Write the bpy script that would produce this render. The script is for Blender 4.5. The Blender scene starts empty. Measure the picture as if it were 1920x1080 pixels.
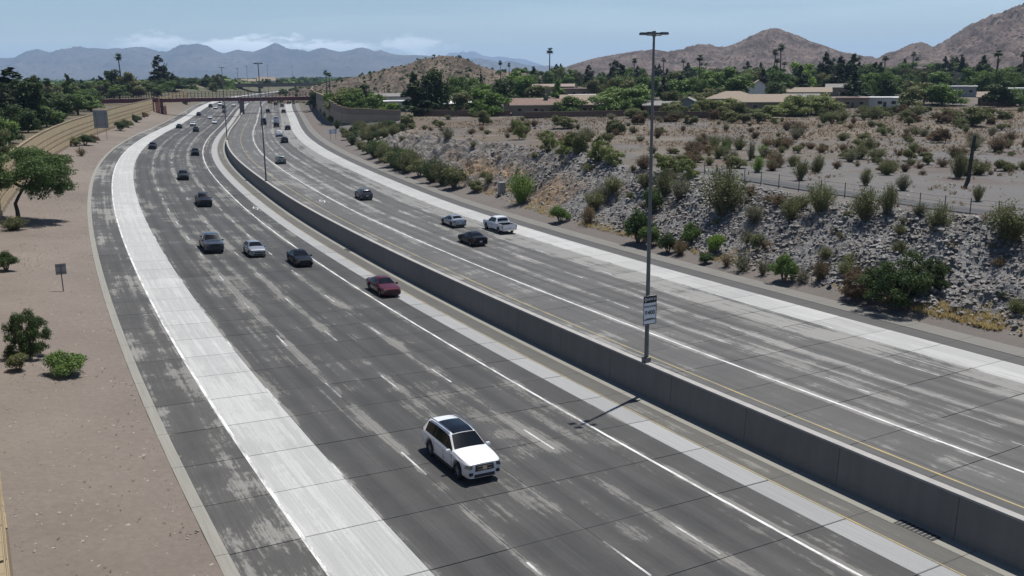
import bpy, bmesh, math, random
import numpy as np
from mathutils import Matrix, Vector
R = math.radians
rnd = random.Random(51)
nr = np.random.RandomState(51)
SC = bpy.context.scene
COL = SC.collection

# ------------------------------------------------------------------ camera, sky, sun, exposure
F, PITCH, ROLL, CH = 1733.3163, 0.2270134, 0.0101897, 18.9798      # focal length in pixels of the 1920 frame
cp, sp, cr, sr = math.cos(PITCH), math.sin(PITCH), math.cos(ROLL), math.sin(ROLL)
right0, up0, fwd = Vector((1, 0, 0)), Vector((0, sp, cp)), Vector((0, cp, -sp))
rightv, upv = right0 * cr - up0 * sr, right0 * sr + up0 * cr
cam_d = bpy.data.cameras.new('camera'); cam = bpy.data.objects.new('camera', cam_d); COL.objects.link(cam)
cam_d.sensor_width = 36.0; cam_d.lens = 36.0 * F / 1920; cam_d.clip_start = 0.5; cam_d.clip_end = 90000
m = Matrix((rightv, upv, -fwd)).transposed().to_4x4(); m.translation = Vector((0, 0, CH)); cam.matrix_world = m
SC.camera = cam
SUN_EL, SUN_AZ = R(71.5), R(37.6)
sun_d = bpy.data.lights.new('sun', 'SUN'); sun_d.energy = 5.0; sun_d.angle = R(0.53); sun_d.color = (1.0, 0.955, 0.89)
sun = bpy.data.objects.new('sun', sun_d); COL.objects.link(sun); sun.location = (60, 80, 200)
sdir = Vector((math.sin(SUN_AZ) * math.cos(SUN_EL), math.cos(SUN_AZ) * math.cos(SUN_EL), math.sin(SUN_EL)))
sun.rotation_euler = (-sdir).to_track_quat('-Z', 'Y').to_euler()
W = bpy.data.worlds.new('World'); SC.world = W; W.use_nodes = True
wn, wl = W.node_tree.nodes, W.node_tree.links
bg = wn['Background']; bg.inputs['Strength'].default_value = 0.068
sky = wn.new('ShaderNodeTexSky'); sky.sky_type = 'NISHITA'; sky.sun_disc = False
sky.sun_elevation = SUN_EL; sky.sun_rotation = SUN_AZ; sky.altitude = 400; sky.air_density = 1.0; sky.dust_density = 0.1; sky.ozone_density = 3.8
# thin clouds: noise in the direction of view, stretched flat, gathered in a low belt over the far mountains
tc = wn.new('ShaderNodeTexCoord')
def wmath(op, a, b=None, clamp=False):
    n = wn.new('ShaderNodeMath'); n.operation = op; n.use_clamp = clamp
    for i, v in enumerate((a, b)):
        if v is None: continue
        if isinstance(v, (int, float)): n.inputs[i].default_value = v
        else: wl.new(v, n.inputs[i])
    return n.outputs[0]
sep = wn.new('ShaderNodeSeparateXYZ'); wl.new(tc.outputs['Generated'], sep.inputs[0])
mp = wn.new('ShaderNodeMapping'); mp.inputs['Scale'].default_value = (16, 16, 48); wl.new(tc.outputs['Generated'], mp.inputs[0])
cn = wn.new('ShaderNodeTexNoise'); cn.inputs['Scale'].default_value = 1.0; cn.inputs['Detail'].default_value = 7; cn.inputs['Roughness'].default_value = 0.62
wl.new(mp.outputs[0], cn.inputs[0])
mp2 = wn.new('ShaderNodeMapping'); mp2.inputs['Scale'].default_value = (2.2, 2.2, 20); mp2.inputs['Location'].default_value = (3.1, 1.7, 0.4); wl.new(tc.outputs['Generated'], mp2.inputs[0])
cn2 = wn.new('ShaderNodeTexNoise'); cn2.inputs['Scale'].default_value = 1.0; cn2.inputs['Detail'].default_value = 5; cn2.inputs['Roughness'].default_value = 0.55
wl.new(mp2.outputs[0], cn2.inputs[0])
azi = wmath('DIVIDE', sep.outputs[0], wmath('MAXIMUM', sep.outputs[1], 0.05))
azw = wmath('SUBTRACT', 1.0, wmath('MULTIPLY', wmath('ABSOLUTE', wmath('ADD', azi, 0.24)), 3.0), True)
belt = wmath('SUBTRACT', 1.0, wmath('MULTIPLY', wmath('ABSOLUTE', wmath('SUBTRACT', sep.outputs[2], 0.030)), 42.0), True)
c1 = wmath('MULTIPLY', wmath('MULTIPLY', wmath('SUBTRACT', wmath('ADD', cn.outputs[0], wmath('MULTIPLY', wmath('SUBTRACT', wmath('MULTIPLY', belt, azw), 0.5), 0.35)), 0.50), 9.0, True), wmath('MULTIPLY', wmath('MULTIPLY', belt, 3.0, True), azw))
c2 = wmath('MULTIPLY', wmath('SUBTRACT', cn2.outputs[0], 0.52), 1.6, True)
cm = wmath('MINIMUM', wmath('ADD', wmath('MULTIPLY', c1, 0.42), wmath('MULTIPLY', c2, 0.16)), 0.8)
mixc = wn.new('ShaderNodeMixRGB'); wl.new(cm, mixc.inputs[0]); wl.new(sky.outputs[0], mixc.inputs[1]); mixc.inputs[2].default_value = (27.0, 27.6, 28.4, 1)
wl.new(mixc.outputs[0], bg.inputs['Color'])
SC.view_settings.view_transform = 'Standard'; SC.view_settings.look = 'None'; SC.view_settings.gamma = 1.0
SC.view_settings.exposure = 0.36; SC.view_settings.use_curve_mapping = False
SC.cycles.max_bounces = 6; SC.cycles.diffuse_bounces = 3; SC.cycles.volume_bounces = 1

# ------------------------------------------------------------------ small helpers
def tag(o, label=None, cat=None, group=None, kind=None):
    if label: o['label'] = label
    if cat: o['category'] = cat
    if group: o['group'] = group
    if kind: o['kind'] = kind
    return o
def link(o, parent=None):
    COL.objects.link(o)
    if parent is not None: o.parent = parent
    return o
def empty(name, loc=(0, 0, 0), rz=0.0):
    o = bpy.data.objects.new(name, None); COL.objects.link(o); o.location = loc; o.rotation_euler = (0, 0, rz); o.empty_display_size = 0.3
    return o
def thing(name, label, cat, loc=(0, 0, 0), rz=0.0, group=None):
    return tag(empty(name, loc, rz), label, cat, group)
def mk(name, verts, faces, mat, parent=None, smooth=False, sharp=None, uv=None, col=None):
    me = bpy.data.meshes.new(name)
    me.from_pydata([tuple(map(float, v)) for v in verts], [], [tuple(map(int, f)) for f in faces])
    if uv is not None:
        l = me.uv_layers.new(name='road'); li = np.empty(len(me.loops), np.int32); me.loops.foreach_get('vertex_index', li)
        l.data.foreach_set('uv', np.asarray(uv, np.float32)[li].ravel())
    if col is not None:
        a = me.color_attributes.new('col', 'FLOAT_COLOR', 'POINT'); c = np.ones((len(verts), 4), np.float32); c[:, :3] = col
        a.data.foreach_set('color', c.ravel())
    for mm in (mat if isinstance(mat, (list, tuple)) else [mat]): me.materials.append(mm)
    if smooth:
        me.polygons.foreach_set('use_smooth', [True] * len(me.polygons))
        if sharp: me.set_sharp_from_angle(angle=R(sharp))
    me.update()
    return link(bpy.data.objects.new(name, me), parent)
class MB:                                            # collects shapes, then links them as one mesh
    def __init__(s): s.v = []; s.f = []
    def add(s, v, f):
        b = len(s.v); s.v += [tuple(p) for p in v]; s.f += [tuple(b + i for i in q) for q in f]; return s
    def box(s, c, d, rz=0.0, taper=1.0, bev=0.0):
        x, y, z = d[0] / 2, d[1] / 2, d[2] / 2; vs = []
        for k, (zz, t) in enumerate(((-z, 1.0), (z, taper))):
            for (a, b) in ((-x, -y), (x, -y), (x, y), (-x, y)): vs.append((a * t, b * t, zz))
        if bev:
            vs = []; 
            for zz, t in ((-z, 1 - bev), (-z + bev * z, 1), (z - bev * z, taper), (z, taper * (1 - bev))):
                for (a, b) in ((-x, -y), (x, -y), (x, y), (-x, y)): vs.append((a * t, b * t, zz))
        ca, sa = math.cos(rz), math.sin(rz)
        vs = [(c[0] + a * ca - b * sa, c[1] + a * sa + b * ca, c[2] + e) for a, b, e in vs]
        n = len(vs) // 4; fs = [(3, 2, 1, 0), tuple(4 * (n - 1) + i for i in range(4))]
        for r_ in range(n - 1):
            for i in range(4): j = (i + 1) % 4; fs.append((4 * r_ + i, 4 * r_ + j, 4 * r_ + 4 + j, 4 * r_ + 4 + i))
        return s.add(vs, fs)
    def tube(s, pts, rad, n=8, cap=True):
        pts = [Vector(p) for p in pts]; vs = []; fs = []
        for i, p in enumerate(pts):
            t = (pts[min(i + 1, len(pts) - 1)] - pts[max(i - 1, 0)]).normalized()
            a = t.orthogonal().normalized() if abs(t.z) < .95 else Vector((1, 0, 0)); a = (a - t * a.dot(t)).normalized(); b = t.cross(a)
            r = rad[i] if isinstance(rad, (list, tuple)) else rad
            for k in range(n): w = 2 * math.pi * k / n; vs.append(p + a * (r * math.cos(w)) + b * (r * math.sin(w)))
        for i in range(len(pts) - 1):
            for k in range(n): j = (k + 1) % n; fs.append((i * n + k, i * n + j, (i + 1) * n + j, (i + 1) * n + k))
        if cap: fs += [tuple(range(n))[::-1], tuple((len(pts) - 1) * n + k for k in range(n))]
        return s.add(vs, fs)
    def prism(s, poly, y0, y1):                      # outline in x,z pushed from y0 to y1
        n = len(poly); vs = [(x, y0, z) for x, z in poly] + [(x, y1, z) for x, z in poly]
        fs = [tuple(range(n))[::-1], tuple(range(n, 2 * n))] + [(i, (i + 1) % n, n + (i + 1) % n, n + i) for i in range(n)]
        return s.add(vs, fs)
    def build(s, name, mat, parent=None, smooth=False, sharp=40): return mk(name, s.v, s.f, mat, parent, smooth, sharp)
def copy_tree(o, parent=None, mats=None):
    c = o.copy(); COL.objects.link(c); c.parent = parent
    if mats and o.type == 'MESH' and o.name.split('.')[0] in mats:
        c.material_slots[0].link = 'OBJECT'; c.material_slots[0].material = mats[o.name.split('.')[0]]
    for ch in list(o.children): copy_tree(ch, c, mats)
    return c

# value noise on arrays
def _h(ix, iy, seed):
    n = (ix.astype(np.int64) * 374761393 + iy.astype(np.int64) * 668265263 + seed * 974711) & 0x7fffffff
    n = ((n ^ (n >> 13)) * 1274126177) & 0x7fffffff
    return ((n ^ (n >> 16)) & 0xffff) / 65535.0
def vnoise(x, y, seed=0):
    x = np.asarray(x, float); y = np.asarray(y, float); ix, iy = np.floor(x), np.floor(y); fx, fy = x - ix, y - iy
    fx = fx * fx * (3 - 2 * fx); fy = fy * fy * (3 - 2 * fy)
    a, b, c, d = _h(ix, iy, seed), _h(ix + 1, iy, seed), _h(ix, iy + 1, seed), _h(ix + 1, iy + 1, seed)
    return (a * (1 - fx) + b * fx) * (1 - fy) + (c * (1 - fx) + d * fx) * fy
def fbm(x, y, seed=0, o=4, g=0.5):
    t = 0.0; a = 1.0; n = 0.0
    for i in range(o): t = t + a * vnoise(x * 2 ** i, y * 2 ** i, seed + i * 17); n += a; a *= g
    return t / n
def sstep(x): x = np.clip(x, 0, 1); return x * x * (3 - 2 * x)

# ------------------------------------------------------------------ materials
def new_mat(name):
    mt = bpy.data.materials.new(name); mt.use_nodes = True
    return mt, mt.node_tree.nodes, mt.node_tree.links, mt.node_tree.nodes['Principled BSDF']
def simple(name, col, rough=0.6, metal=0.0, coat=0.0, spec=0.5, var=0.0, vscale=3.0, bump=0.0):
    mt, n, l, b = new_mat(name)
    b.inputs['Base Color'].default_value = (*col, 1); b.inputs['Roughness'].default_value = rough; b.inputs['Metallic'].default_value = metal
    b.inputs['Coat Weight'].default_value = coat; b.inputs['Coat Roughness'].default_value = 0.05; b.inputs['Specular IOR Level'].default_value = spec
    if var:
        t = n.new('ShaderNodeTexCoord'); no = n.new('ShaderNodeTexNoise'); no.inputs['Scale'].default_value = vscale; no.inputs['Detail'].default_value = 5
        l.new(t.outputs['Object'], no.inputs[0]); rp = n.new('ShaderNodeValToRGB'); l.new(no.outputs[0], rp.inputs[0])
        rp.color_ramp.elements[0].position = 0.3; rp.color_ramp.elements[1].position = 0.7
        rp.color_ramp.elements[0].color = (*[c * (1 - var) for c in col], 1); rp.color_ramp.elements[1].color = (*[min(1, c * (1 + var)) for c in col], 1)
        l.new(rp.outputs[0], b.inputs['Base Color'])
        if bump:
            bm = n.new('ShaderNodeBump'); bm.inputs['Strength'].default_value = bump; l.new(no.outputs[0], bm.inputs['Height']); l.new(bm.outputs[0], b.inputs['Normal'])
    return mt
class NG:                                            # terse node arithmetic
    def __init__(s, n, l): s.n, s.l = n, l
    def m(s, op, a, b=0.0, c=None, clamp=False):
        q = s.n.new('ShaderNodeMath'); q.operation = op; q.use_clamp = clamp
        for i, v in enumerate((a, b, c)):
            if v is None: continue
            if isinstance(v, (int, float)): q.inputs[i].default_value = v
            else: s.l.new(v, q.inputs[i])
        return q.outputs[0]
    def noise(s, vec, sx, sy, sz=1.0, detail=4, rough=0.55, loc=(0, 0, 0)):
        mp = s.n.new('ShaderNodeMapping'); mp.inputs['Scale'].default_value = (sx, sy, sz); mp.inputs['Location'].default_value = loc; s.l.new(vec, mp.inputs[0])
        q = s.n.new('ShaderNodeTexNoise'); q.inputs['Scale'].default_value = 1.0; q.inputs['Detail'].default_value = detail; q.inputs['Roughness'].default_value = rough
        s.l.new(mp.outputs[0], q.inputs[0]); return q.outputs[0]
    def mix(s, f, a, b):
        q = s.n.new('ShaderNodeMixRGB')
        for i, v in enumerate((f, a, b)):
            if isinstance(v, (int, float)): q.inputs[i].default_value = v
            elif isinstance(v, tuple): q.inputs[i].default_value = (*v, 1)
            else: s.l.new(v, q.inputs[i])
        return q.outputs[0]
    def step(s, x, lo, hi): return s.m('MULTIPLY', s.m('SUBTRACT', x, lo), 1.0 / (hi - lo), clamp=True)
LINES_L = [-20.45, -16.88, -13.26, -9.77, -6.23]
LINES_R = [7.01, 10.05, 13.0, 16.2, 19.2]
def pavement(name, dark, light, lo, hi, lines, line_gain, joints, streak=0.5, dark_line=0.0, rough=0.8):
    """worn concrete: a dark film of old overlay, rubbed through to the pale slab in blotches and in streaks along the lane lines"""
    mt, n, l, b = new_mat(name); g = NG(n, l)
    u = n.new('ShaderNodeUVMap'); u.uv_map = 'road'; vec = u.outputs[0]
    sx = n.new('ShaderNodeSeparateXYZ'); l.new(vec, sx.inputs[0]); s_, d_ = sx.outputs[0], sx.outputs[1]
    streaks = g.noise(vec, 0.016, 1.9, detail=6, rough=0.68)
    blot = g.noise(vec, 0.10, 0.48, detail=7, rough=0.62, loc=(7, 3, 0))
    big = g.noise(vec, 0.035, 0.09, detail=2, loc=(1, 9, 0))
    ragged = g.noise(vec, 1.6, 3.0, detail=5, rough=0.7)
    v = g.m('ADD', g.m('MULTIPLY', blot, 0.48), g.m('ADD', g.m('MULTIPLY', streaks, streak), g.m('ADD', g.m('MULTIPLY', big, 0.35), g.m('MULTIPLY', ragged, 0.16))))
    v = g.m('ADD', v, g.m('MULTIPLY', g.m('SUBTRACT', g.noise(vec, 0.42, 0.16, detail=3, rough=0.5, loc=(9, 2, 0)), 0.5), 0.30))
    if lines:
        near = None
        for ln in lines:
            dd = g.m('ABSOLUTE', g.m('SUBTRACT', d_, ln)); near = dd if near is None else g.m('MINIMUM', near, dd)
        wob = g.m('MULTIPLY', g.m('SUBTRACT', g.noise(vec, 0.12, 0.3, detail=3, loc=(4, 4, 0)), 0.35), 2.0)
        lb = g.m('MULTIPLY', g.m('SUBTRACT', 1.0, g.step(near, 0.10, 0.55)), line_gain)
        v = g.m('ADD', v, g.m('MULTIPLY', lb, wob))
    rag = g.m('MULTIPLY', g.m('SUBTRACT', g.noise(vec, 2.4, 7.0, detail=6, rough=0.75, loc=(5, 1, 0)), 0.5), 0.22); v = g.m('ADD', v, rag)
    soft = g.step(v, lo - 0.10, hi + 0.12); hard = g.step(v, hi - 0.035, hi + 0.015); f = g.m('ADD', g.m('MULTIPLY', soft, 0.30), g.m('MULTIPLY', hard, 0.70))
    grain = g.noise(vec, 9.0, 14.0, detail=4, rough=0.7)
    fine = g.noise(vec, 0.25, 8.0, detail=4, rough=0.6, loc=(2, 2, 0))
    c = g.mix(f, dark, light)
    k = g.m('ADD', 0.56, g.m('ADD', g.m('MULTIPLY', grain, 0.34), g.m('MULTIPLY', fine, 0.50)))
    oi = n.new('ShaderNodeObjectInfo'); k = g.m('MULTIPLY', k, g.m('ADD', 0.91, g.m('MULTIPLY', oi.outputs['Random'], 0.18)))
    if lines:
        ph = None
        for a_, b_ in zip(lines, lines[1:]):
            for q_ in (.27, .73):
                dd = g.m('ABSOLUTE', g.m('SUBTRACT', d_, a_ + (b_ - a_) * q_)); ph = dd if ph is None else g.m('MINIMUM', ph, dd)
        k = g.m('MULTIPLY', k, g.m('ADD', 0.84, g.m('MULTIPLY', g.step(ph, 0.1, 0.6), 0.22)))
    if joints:
        fr = g.m('FRACT', g.m('DIVIDE', g.m('SUBTRACT', s_, 6.0), 4.57)); jm = g.m('LESS_THAN', fr, 0.012)
        k = g.m('MULTIPLY', k, g.m('SUBTRACT', 1.0, g.m('MULTIPLY', jm, 0.5)))
    # rubber and oil darkening along the wheel paths
    mc = n.new('ShaderNodeMixRGB'); mc.blend_type = 'MULTIPLY'; mc.inputs[0].default_value = 1.0; l.new(c, mc.inputs[1])
    cc = n.new('ShaderNodeCombineXYZ'); [l.new(k, cc.inputs[i]) for i in range(3)]; l.new(cc.outputs[0], mc.inputs[2])
    l.new(mc.outputs[0], b.inputs['Base Color']); b.inputs['Roughness'].default_value = rough; b.inputs['Specular IOR Level'].default_value = 0.3
    bm = n.new('ShaderNodeBump'); bm.inputs['Strength'].default_value = 0.12; bm.inputs['Distance'].default_value = 0.02; l.new(g.m('ADD', grain, fine), bm.inputs['Height']); l.new(bm.outputs[0], b.inputs['Normal'])
    return mt
M = {}
LD, LL = (0.036, 0.036, 0.0365), (0.150, 0.147, 0.136)
M['lane_l'] = pavement('worn_lane_left', (0.037, 0.037, 0.0375), (0.138, 0.135, 0.125), 0.69, 0.85, LINES_L, 0.36, False)
M['lane_lf'] = pavement('worn_lane_left_far', (0.039, 0.039, 0.0395), (0.14, 0.137, 0.127), 0.68, 0.825, LINES_L, 0.34, True)
M['sh_l'] = pavement('worn_shoulder_left', (0.042, 0.0415, 0.041), (0.175, 0.172, 0.16), 0.63, 0.755, None, 0, False, 0.42)
M['sh_lf'] = pavement('worn_shoulder_left_far', (0.042, 0.0415, 0.041), (0.175, 0.172, 0.16), 0.63, 0.755, None, 0, True, 0.42)
M['sh_m'] = pavement('worn_shoulder_median', (0.075, 0.073, 0.068), (0.165, 0.162, 0.148), 0.68, 0.93, None, 0, True, 0.6)
M['lane_r'] = pavement('worn_lane_right', (0.062, 0.0615, 0.061), (0.185, 0.182, 0.173), 0.68, 0.89, LINES_R, 0.34, False, 0.6)
M['lane_rf'] = pavement('worn_lane_right_far', (0.062, 0.0615, 0.061), (0.185, 0.182, 0.173), 0.68, 0.89, LINES_R, 0.34, True, 0.6)
M['sh_r'] = pavement('worn_shoulder_right', (0.066, 0.065, 0.065), (0.14, 0.138, 0.13), 0.85, 1.05, None, 0, True, 0.6)
M['conc'] = pavement('pale_concrete_lane', (0.285, 0.288, 0.284), (0.345, 0.348, 0.342), 0.6, 1.0, None, 0, True, 0.9)
M['strip'] = pavement('pale_concrete_strip', (0.235, 0.238, 0.24), (0.30, 0.303, 0.302), 0.6, 1.0, None, 0, True, 0.5)
M['gutter'] = pavement('gutter_concrete', (0.19, 0.186, 0.165), (0.27, 0.263, 0.23), 0.65, 0.95, None, 0, True, 0.3)
M['gut_r'] = pavement('gutter_concrete_right', (0.125, 0.121, 0.11), (0.20, 0.193, 0.18), 0.65, 0.95, None, 0, True, 0.3)
M['conc_r'] = pavement('pale_concrete_lane_right', (0.275, 0.277, 0.273), (0.33, 0.331, 0.326), 0.6, 0.95, None, 0, True, 0.9)
M['lane_r2'] = pavement('rubbed_lane_right', (0.055, 0.0545, 0.054), (0.19, 0.188, 0.18), 0.64, 0.80, None, 0, True, 0.7)
M['base'] = simple('joint_filler', (0.03, 0.03, 0.03), 0.95)
def paint_mat(name, col, under, lo, hi):
    mt, n, l, b = new_mat(name); g = NG(n, l); u = n.new('ShaderNodeUVMap'); u.uv_map = 'road'
    w = g.m('ADD', g.m('MULTIPLY', g.noise(u.outputs[0], 0.6, 3, detail=4), 0.6), g.m('MULTIPLY', g.noise(u.outputs[0], 5, 22, detail=4, rough=0.7), 0.4))
    l.new(g.mix(g.step(w, lo, hi), under, col), b.inputs['Base Color']); b.inputs['Roughness'].default_value = 0.6
    return mt
M['white'] = paint_mat('white_line_paint', (0.58, 0.58, 0.57), (0.22, 0.22, 0.21), 0.40, 0.54)
M['dash'] = paint_mat('white_dash_paint', (0.50, 0.50, 0.49), (0.09, 0.09, 0.088), 0.43, 0.60)
M['yellow'] = paint_mat('yellow_line_paint', (0.36, 0.27, 0.09), (0.17, 0.155, 0.11), 0.42, 0.6)
mt, n, l, b_ = new_mat('barrier_concrete'); g = NG(n, l); u_ = n.new('ShaderNodeUVMap'); u_.uv_map = 'road'; v1 = g.noise(u_.outputs[0], 1.3, 0.22, detail=5, rough=.65); v2 = g.noise(u_.outputs[0], .09, .3, detail=3, loc=(3, 3, 0)); v3 = g.noise(u_.outputs[0], 6, 5, detail=4, rough=.7)
sxy = n.new('ShaderNodeSeparateXYZ'); l.new(u_.outputs[0], sxy.inputs[0])
k_ = g.m('ADD', .42, g.m('ADD', g.m('MULTIPLY', v1, .55), g.m('ADD', g.m('MULTIPLY', v2, .45), g.m('MULTIPLY', v3, .2)))); cx = n.new('ShaderNodeCombineXYZ'); l.new(g.m('MULTIPLY', k_, .156), cx.inputs[0]); l.new(g.m('MULTIPLY', k_, .149), cx.inputs[1]); l.new(g.m('MULTIPLY', k_, .137), cx.inputs[2]); l.new(cx.outputs[0], b_.inputs['Base Color']); b_.inputs['Roughness'].default_value = .9; M['wall_face'] = mt
M['wall_cap'] = simple('barrier_cap_concrete', (0.27, 0.262, 0.25), 0.85, var=0.1, vscale=1.5)
M['galv'] = simple('galvanised_steel', (0.135, 0.135, 0.138), 0.55, 0.3, var=0.15, vscale=1.2)
M['lamp'] = simple('lamp_housing', (0.06, 0.064, 0.07), 0.5, 0.2)
M['lens'] = simple('lamp_lens', (0.5, 0.5, 0.48), 0.2)
M['sign_w'] = simple('sign_white', (0.72, 0.73, 0.74), 0.45)
M['sign_k'] = simple('sign_black', (0.012, 0.012, 0.014), 0.4)
M['sign_b'] = simple('sign_back_aluminium', (0.26, 0.27, 0.275), 0.55, 0.3, var=0.08)
M['maroon'] = simple('maroon_steel', (0.105, 0.022, 0.03), 0.55, var=0.12, vscale=0.6)
M['salmon'] = simple('salmon_block', (0.42, 0.20, 0.14), 0.85, var=0.12, vscale=0.8)
M['wood'] = simple('weathered_wood', (0.10, 0.075, 0.055), 0.9, var=0.2, vscale=4)
M['bark'] = simple('bark', (0.075, 0.058, 0.045), 0.9, var=0.3, vscale=5)
M['twig'] = simple('twig', (0.13, 0.105, 0.08), 0.9, var=0.2, vscale=8)
M['saguaro'] = simple('saguaro_skin', (0.03, 0.034, 0.02), 0.8, var=0.25, vscale=3)
M['grate'] = simple('iron_grate', (0.03, 0.03, 0.03), 0.6, 0.5)
M['path'] = simple('path_asphalt', (0.046, 0.046, 0.048), 0.85, var=0.12, vscale=0.4)
M['cabinet'] = simple('cabinet_grey', (0.24, 0.235, 0.23), 0.5, 0.2)

def block_wall_mat(name, c1, c2, mortar, sc=1.0):
    mt, n, l, b = new_mat(name); g = NG(n, l); u = n.new('ShaderNodeUVMap'); u.uv_map = 'road'
    br = n.new('ShaderNodeTexBrick'); l.new(u.outputs[0], br.inputs[0]); br.inputs['Scale'].default_value = sc
    br.inputs['Color1'].default_value = (*c1, 1); br.inputs['Color2'].default_value = (*c2, 1); br.inputs['Mortar'].default_value = (*mortar, 1)
    br.inputs['Mortar Size'].default_value = 0.02; br.inputs['Brick Width'].default_value = 0.8; br.inputs['Row Height'].default_value = 0.4
    no = g.noise(u.outputs[0], 0.25, 0.5, detail=5); mm = n.new('ShaderNodeMixRGB'); mm.blend_type = 'MULTIPLY'; mm.inputs[0].default_value = 0.5
    l.new(br.outputs[0], mm.inputs[1]); cc = n.new('ShaderNodeCombineXYZ'); k = g.m('ADD', 0.55, g.m('MULTIPLY', no, 0.9)); [l.new(k, cc.inputs[i]) for i in range(3)]; l.new(cc.outputs[0], mm.inputs[2])
    l.new(mm.outputs[0], b.inputs['Base Color']); b.inputs['Roughness'].default_value = 0.9
    return mt
M['wall_tan'] = block_wall_mat('tan_block', (0.34, 0.265, 0.155), (0.36, 0.28, 0.165), (0.25, 0.195, 0.115))
M['wall_tan2'] = block_wall_mat('dark_tan_block', (0.22, 0.17, 0.10), (0.235, 0.18, 0.108), (0.15, 0.117, 0.07))
M['wall_cob'] = block_wall_mat('rough_tan_block', (0.25, 0.20, 0.125), (0.18, 0.14, 0.085), (0.09, 0.072, 0.048), 1.4)
M['wall_br'] = block_wall_mat('brown_block', (0.29, 0.22, 0.16), (0.31, 0.235, 0.17), (0.21, 0.16, 0.12))
M['wall_br2'] = block_wall_mat('dark_brown_block', (0.21, 0.16, 0.125), (0.225, 0.17, 0.132), (0.15, 0.115, 0.095))

def ground_mat(name, speck=0.5, sc=1.0, bump=0.3):
    mt, n, l, b = new_mat(name); g = NG(n, l); a = n.new('ShaderNodeVertexColor'); a.layer_name = 'col'
    t = n.new('ShaderNodeNewGeometry'); p = t.outputs['Position']
    n1 = g.noise(p, 0.22 * sc, 0.22 * sc, 0.22 * sc, detail=6, rough=0.62); n2 = g.noise(p, 3.1 * sc, 3.1 * sc, 3.1 * sc, detail=6, rough=0.72)
    k = g.m('ADD', 1.0 - 0.5 * speck - 0.15, g.m('ADD', g.m('MULTIPLY', n1, 0.3), g.m('MULTIPLY', n2, speck)))
    mm = n.new('ShaderNodeMixRGB'); mm.blend_type = 'MULTIPLY'; mm.inputs[0].default_value = 1; l.new(a.outputs[0], mm.inputs[1])
    cc = n.new('ShaderNodeCombineXYZ'); [l.new(k, cc.inputs[i]) for i in range(3)]; l.new(cc.outputs[0], mm.inputs[2])
    l.new(mm.outputs[0], b.inputs['Base Color']); b.inputs['Roughness'].default_value = 0.95; b.inputs['Specular IOR Level'].default_value = 0.15
    bm = n.new('ShaderNodeBump'); bm.inputs['Strength'].default_value = bump; bm.inputs['Distance'].default_value = 0.15; l.new(n2, bm.inputs['Height']); l.new(bm.outputs[0], b.inputs['Normal'])
    return mt
M['ground'] = ground_mat('desert_ground', 0.6)
M['rock'] = ground_mat('blasted_rock', 0.9, 1.0, 0.9)
mt, n, l, b_ = new_mat('grey_stone'); g = NG(n, l); tcx = n.new('ShaderNodeTexCoord'); q = g.noise(tcx.outputs['Object'], 2.2, 2.2, 2.2, detail=1); q2 = g.noise(tcx.outputs['Object'], .35, .35, .35, detail=3, loc=(5, 5, 5))
l.new(g.mix(g.step(q2, .42, .60), g.mix(g.step(q, .36, .64), (0.10, 0.098, 0.097), (0.27, 0.264, 0.26)), g.mix(g.step(q, .36, .64), (0.10, 0.09, 0.082), (0.23, 0.215, 0.20))), b_.inputs['Base Color']); b_.inputs['Roughness'].default_value = 0.9; M['stone'] = mt
M['pebble'] = simple('pale_pebble', (0.24, 0.215, 0.19), 0.9, var=0.3, vscale=2.0)

def hill_mat(name, rock, rock2, shrub, sc, shrub_lo):
    mt, n, l, b = new_mat(name); g = NG(n, l); t = n.new('ShaderNodeNewGeometry'); p = t.outputs['Position']
    n1 = g.noise(p, sc, sc, sc * 1.5, detail=8, rough=0.65); n2 = g.noise(p, sc * 9, sc * 9, sc * 9, detail=5, rough=0.7)
    c = g.mix(g.step(n1, 0.38, 0.62), rock, rock2); c = g.mix(g.step(g.m('ADD', n2, g.m('MULTIPLY', n1, 0.3)), shrub_lo, shrub_lo + 0.07), c, shrub)
    l.new(c, b.inputs['Base Color']); b.inputs['Roughness'].default_value = 1.0; b.inputs['Specular IOR Level'].default_value = 0.1
    bm = n.new('ShaderNodeBump'); bm.inputs['Strength'].default_value = 0.8; bm.inputs['Distance'].default_value = 0.25 / sc * 0.1; l.new(g.m('ADD', n1, n2), bm.inputs['Height']); l.new(bm.outputs[0], b.inputs['Normal'])
    return mt
M['hill_a'] = hill_mat('rocky_hill', (0.06, 0.048, 0.04), (0.175, 0.14, 0.115), (0.028, 0.03, 0.019), 0.06, 0.655)
M['hill_c'] = hill_mat('brown_mountain', (0.060, 0.049, 0.047), (0.165, 0.130, 0.118), (0.03, 0.028, 0.023), 0.019, 0.68)
M['hill_e'] = hill_mat('far_mountain', (0.045, 0.038, 0.034), (0.10, 0.082, 0.07), (0.03, 0.03, 0.024), 0.0014, 0.7)

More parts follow.
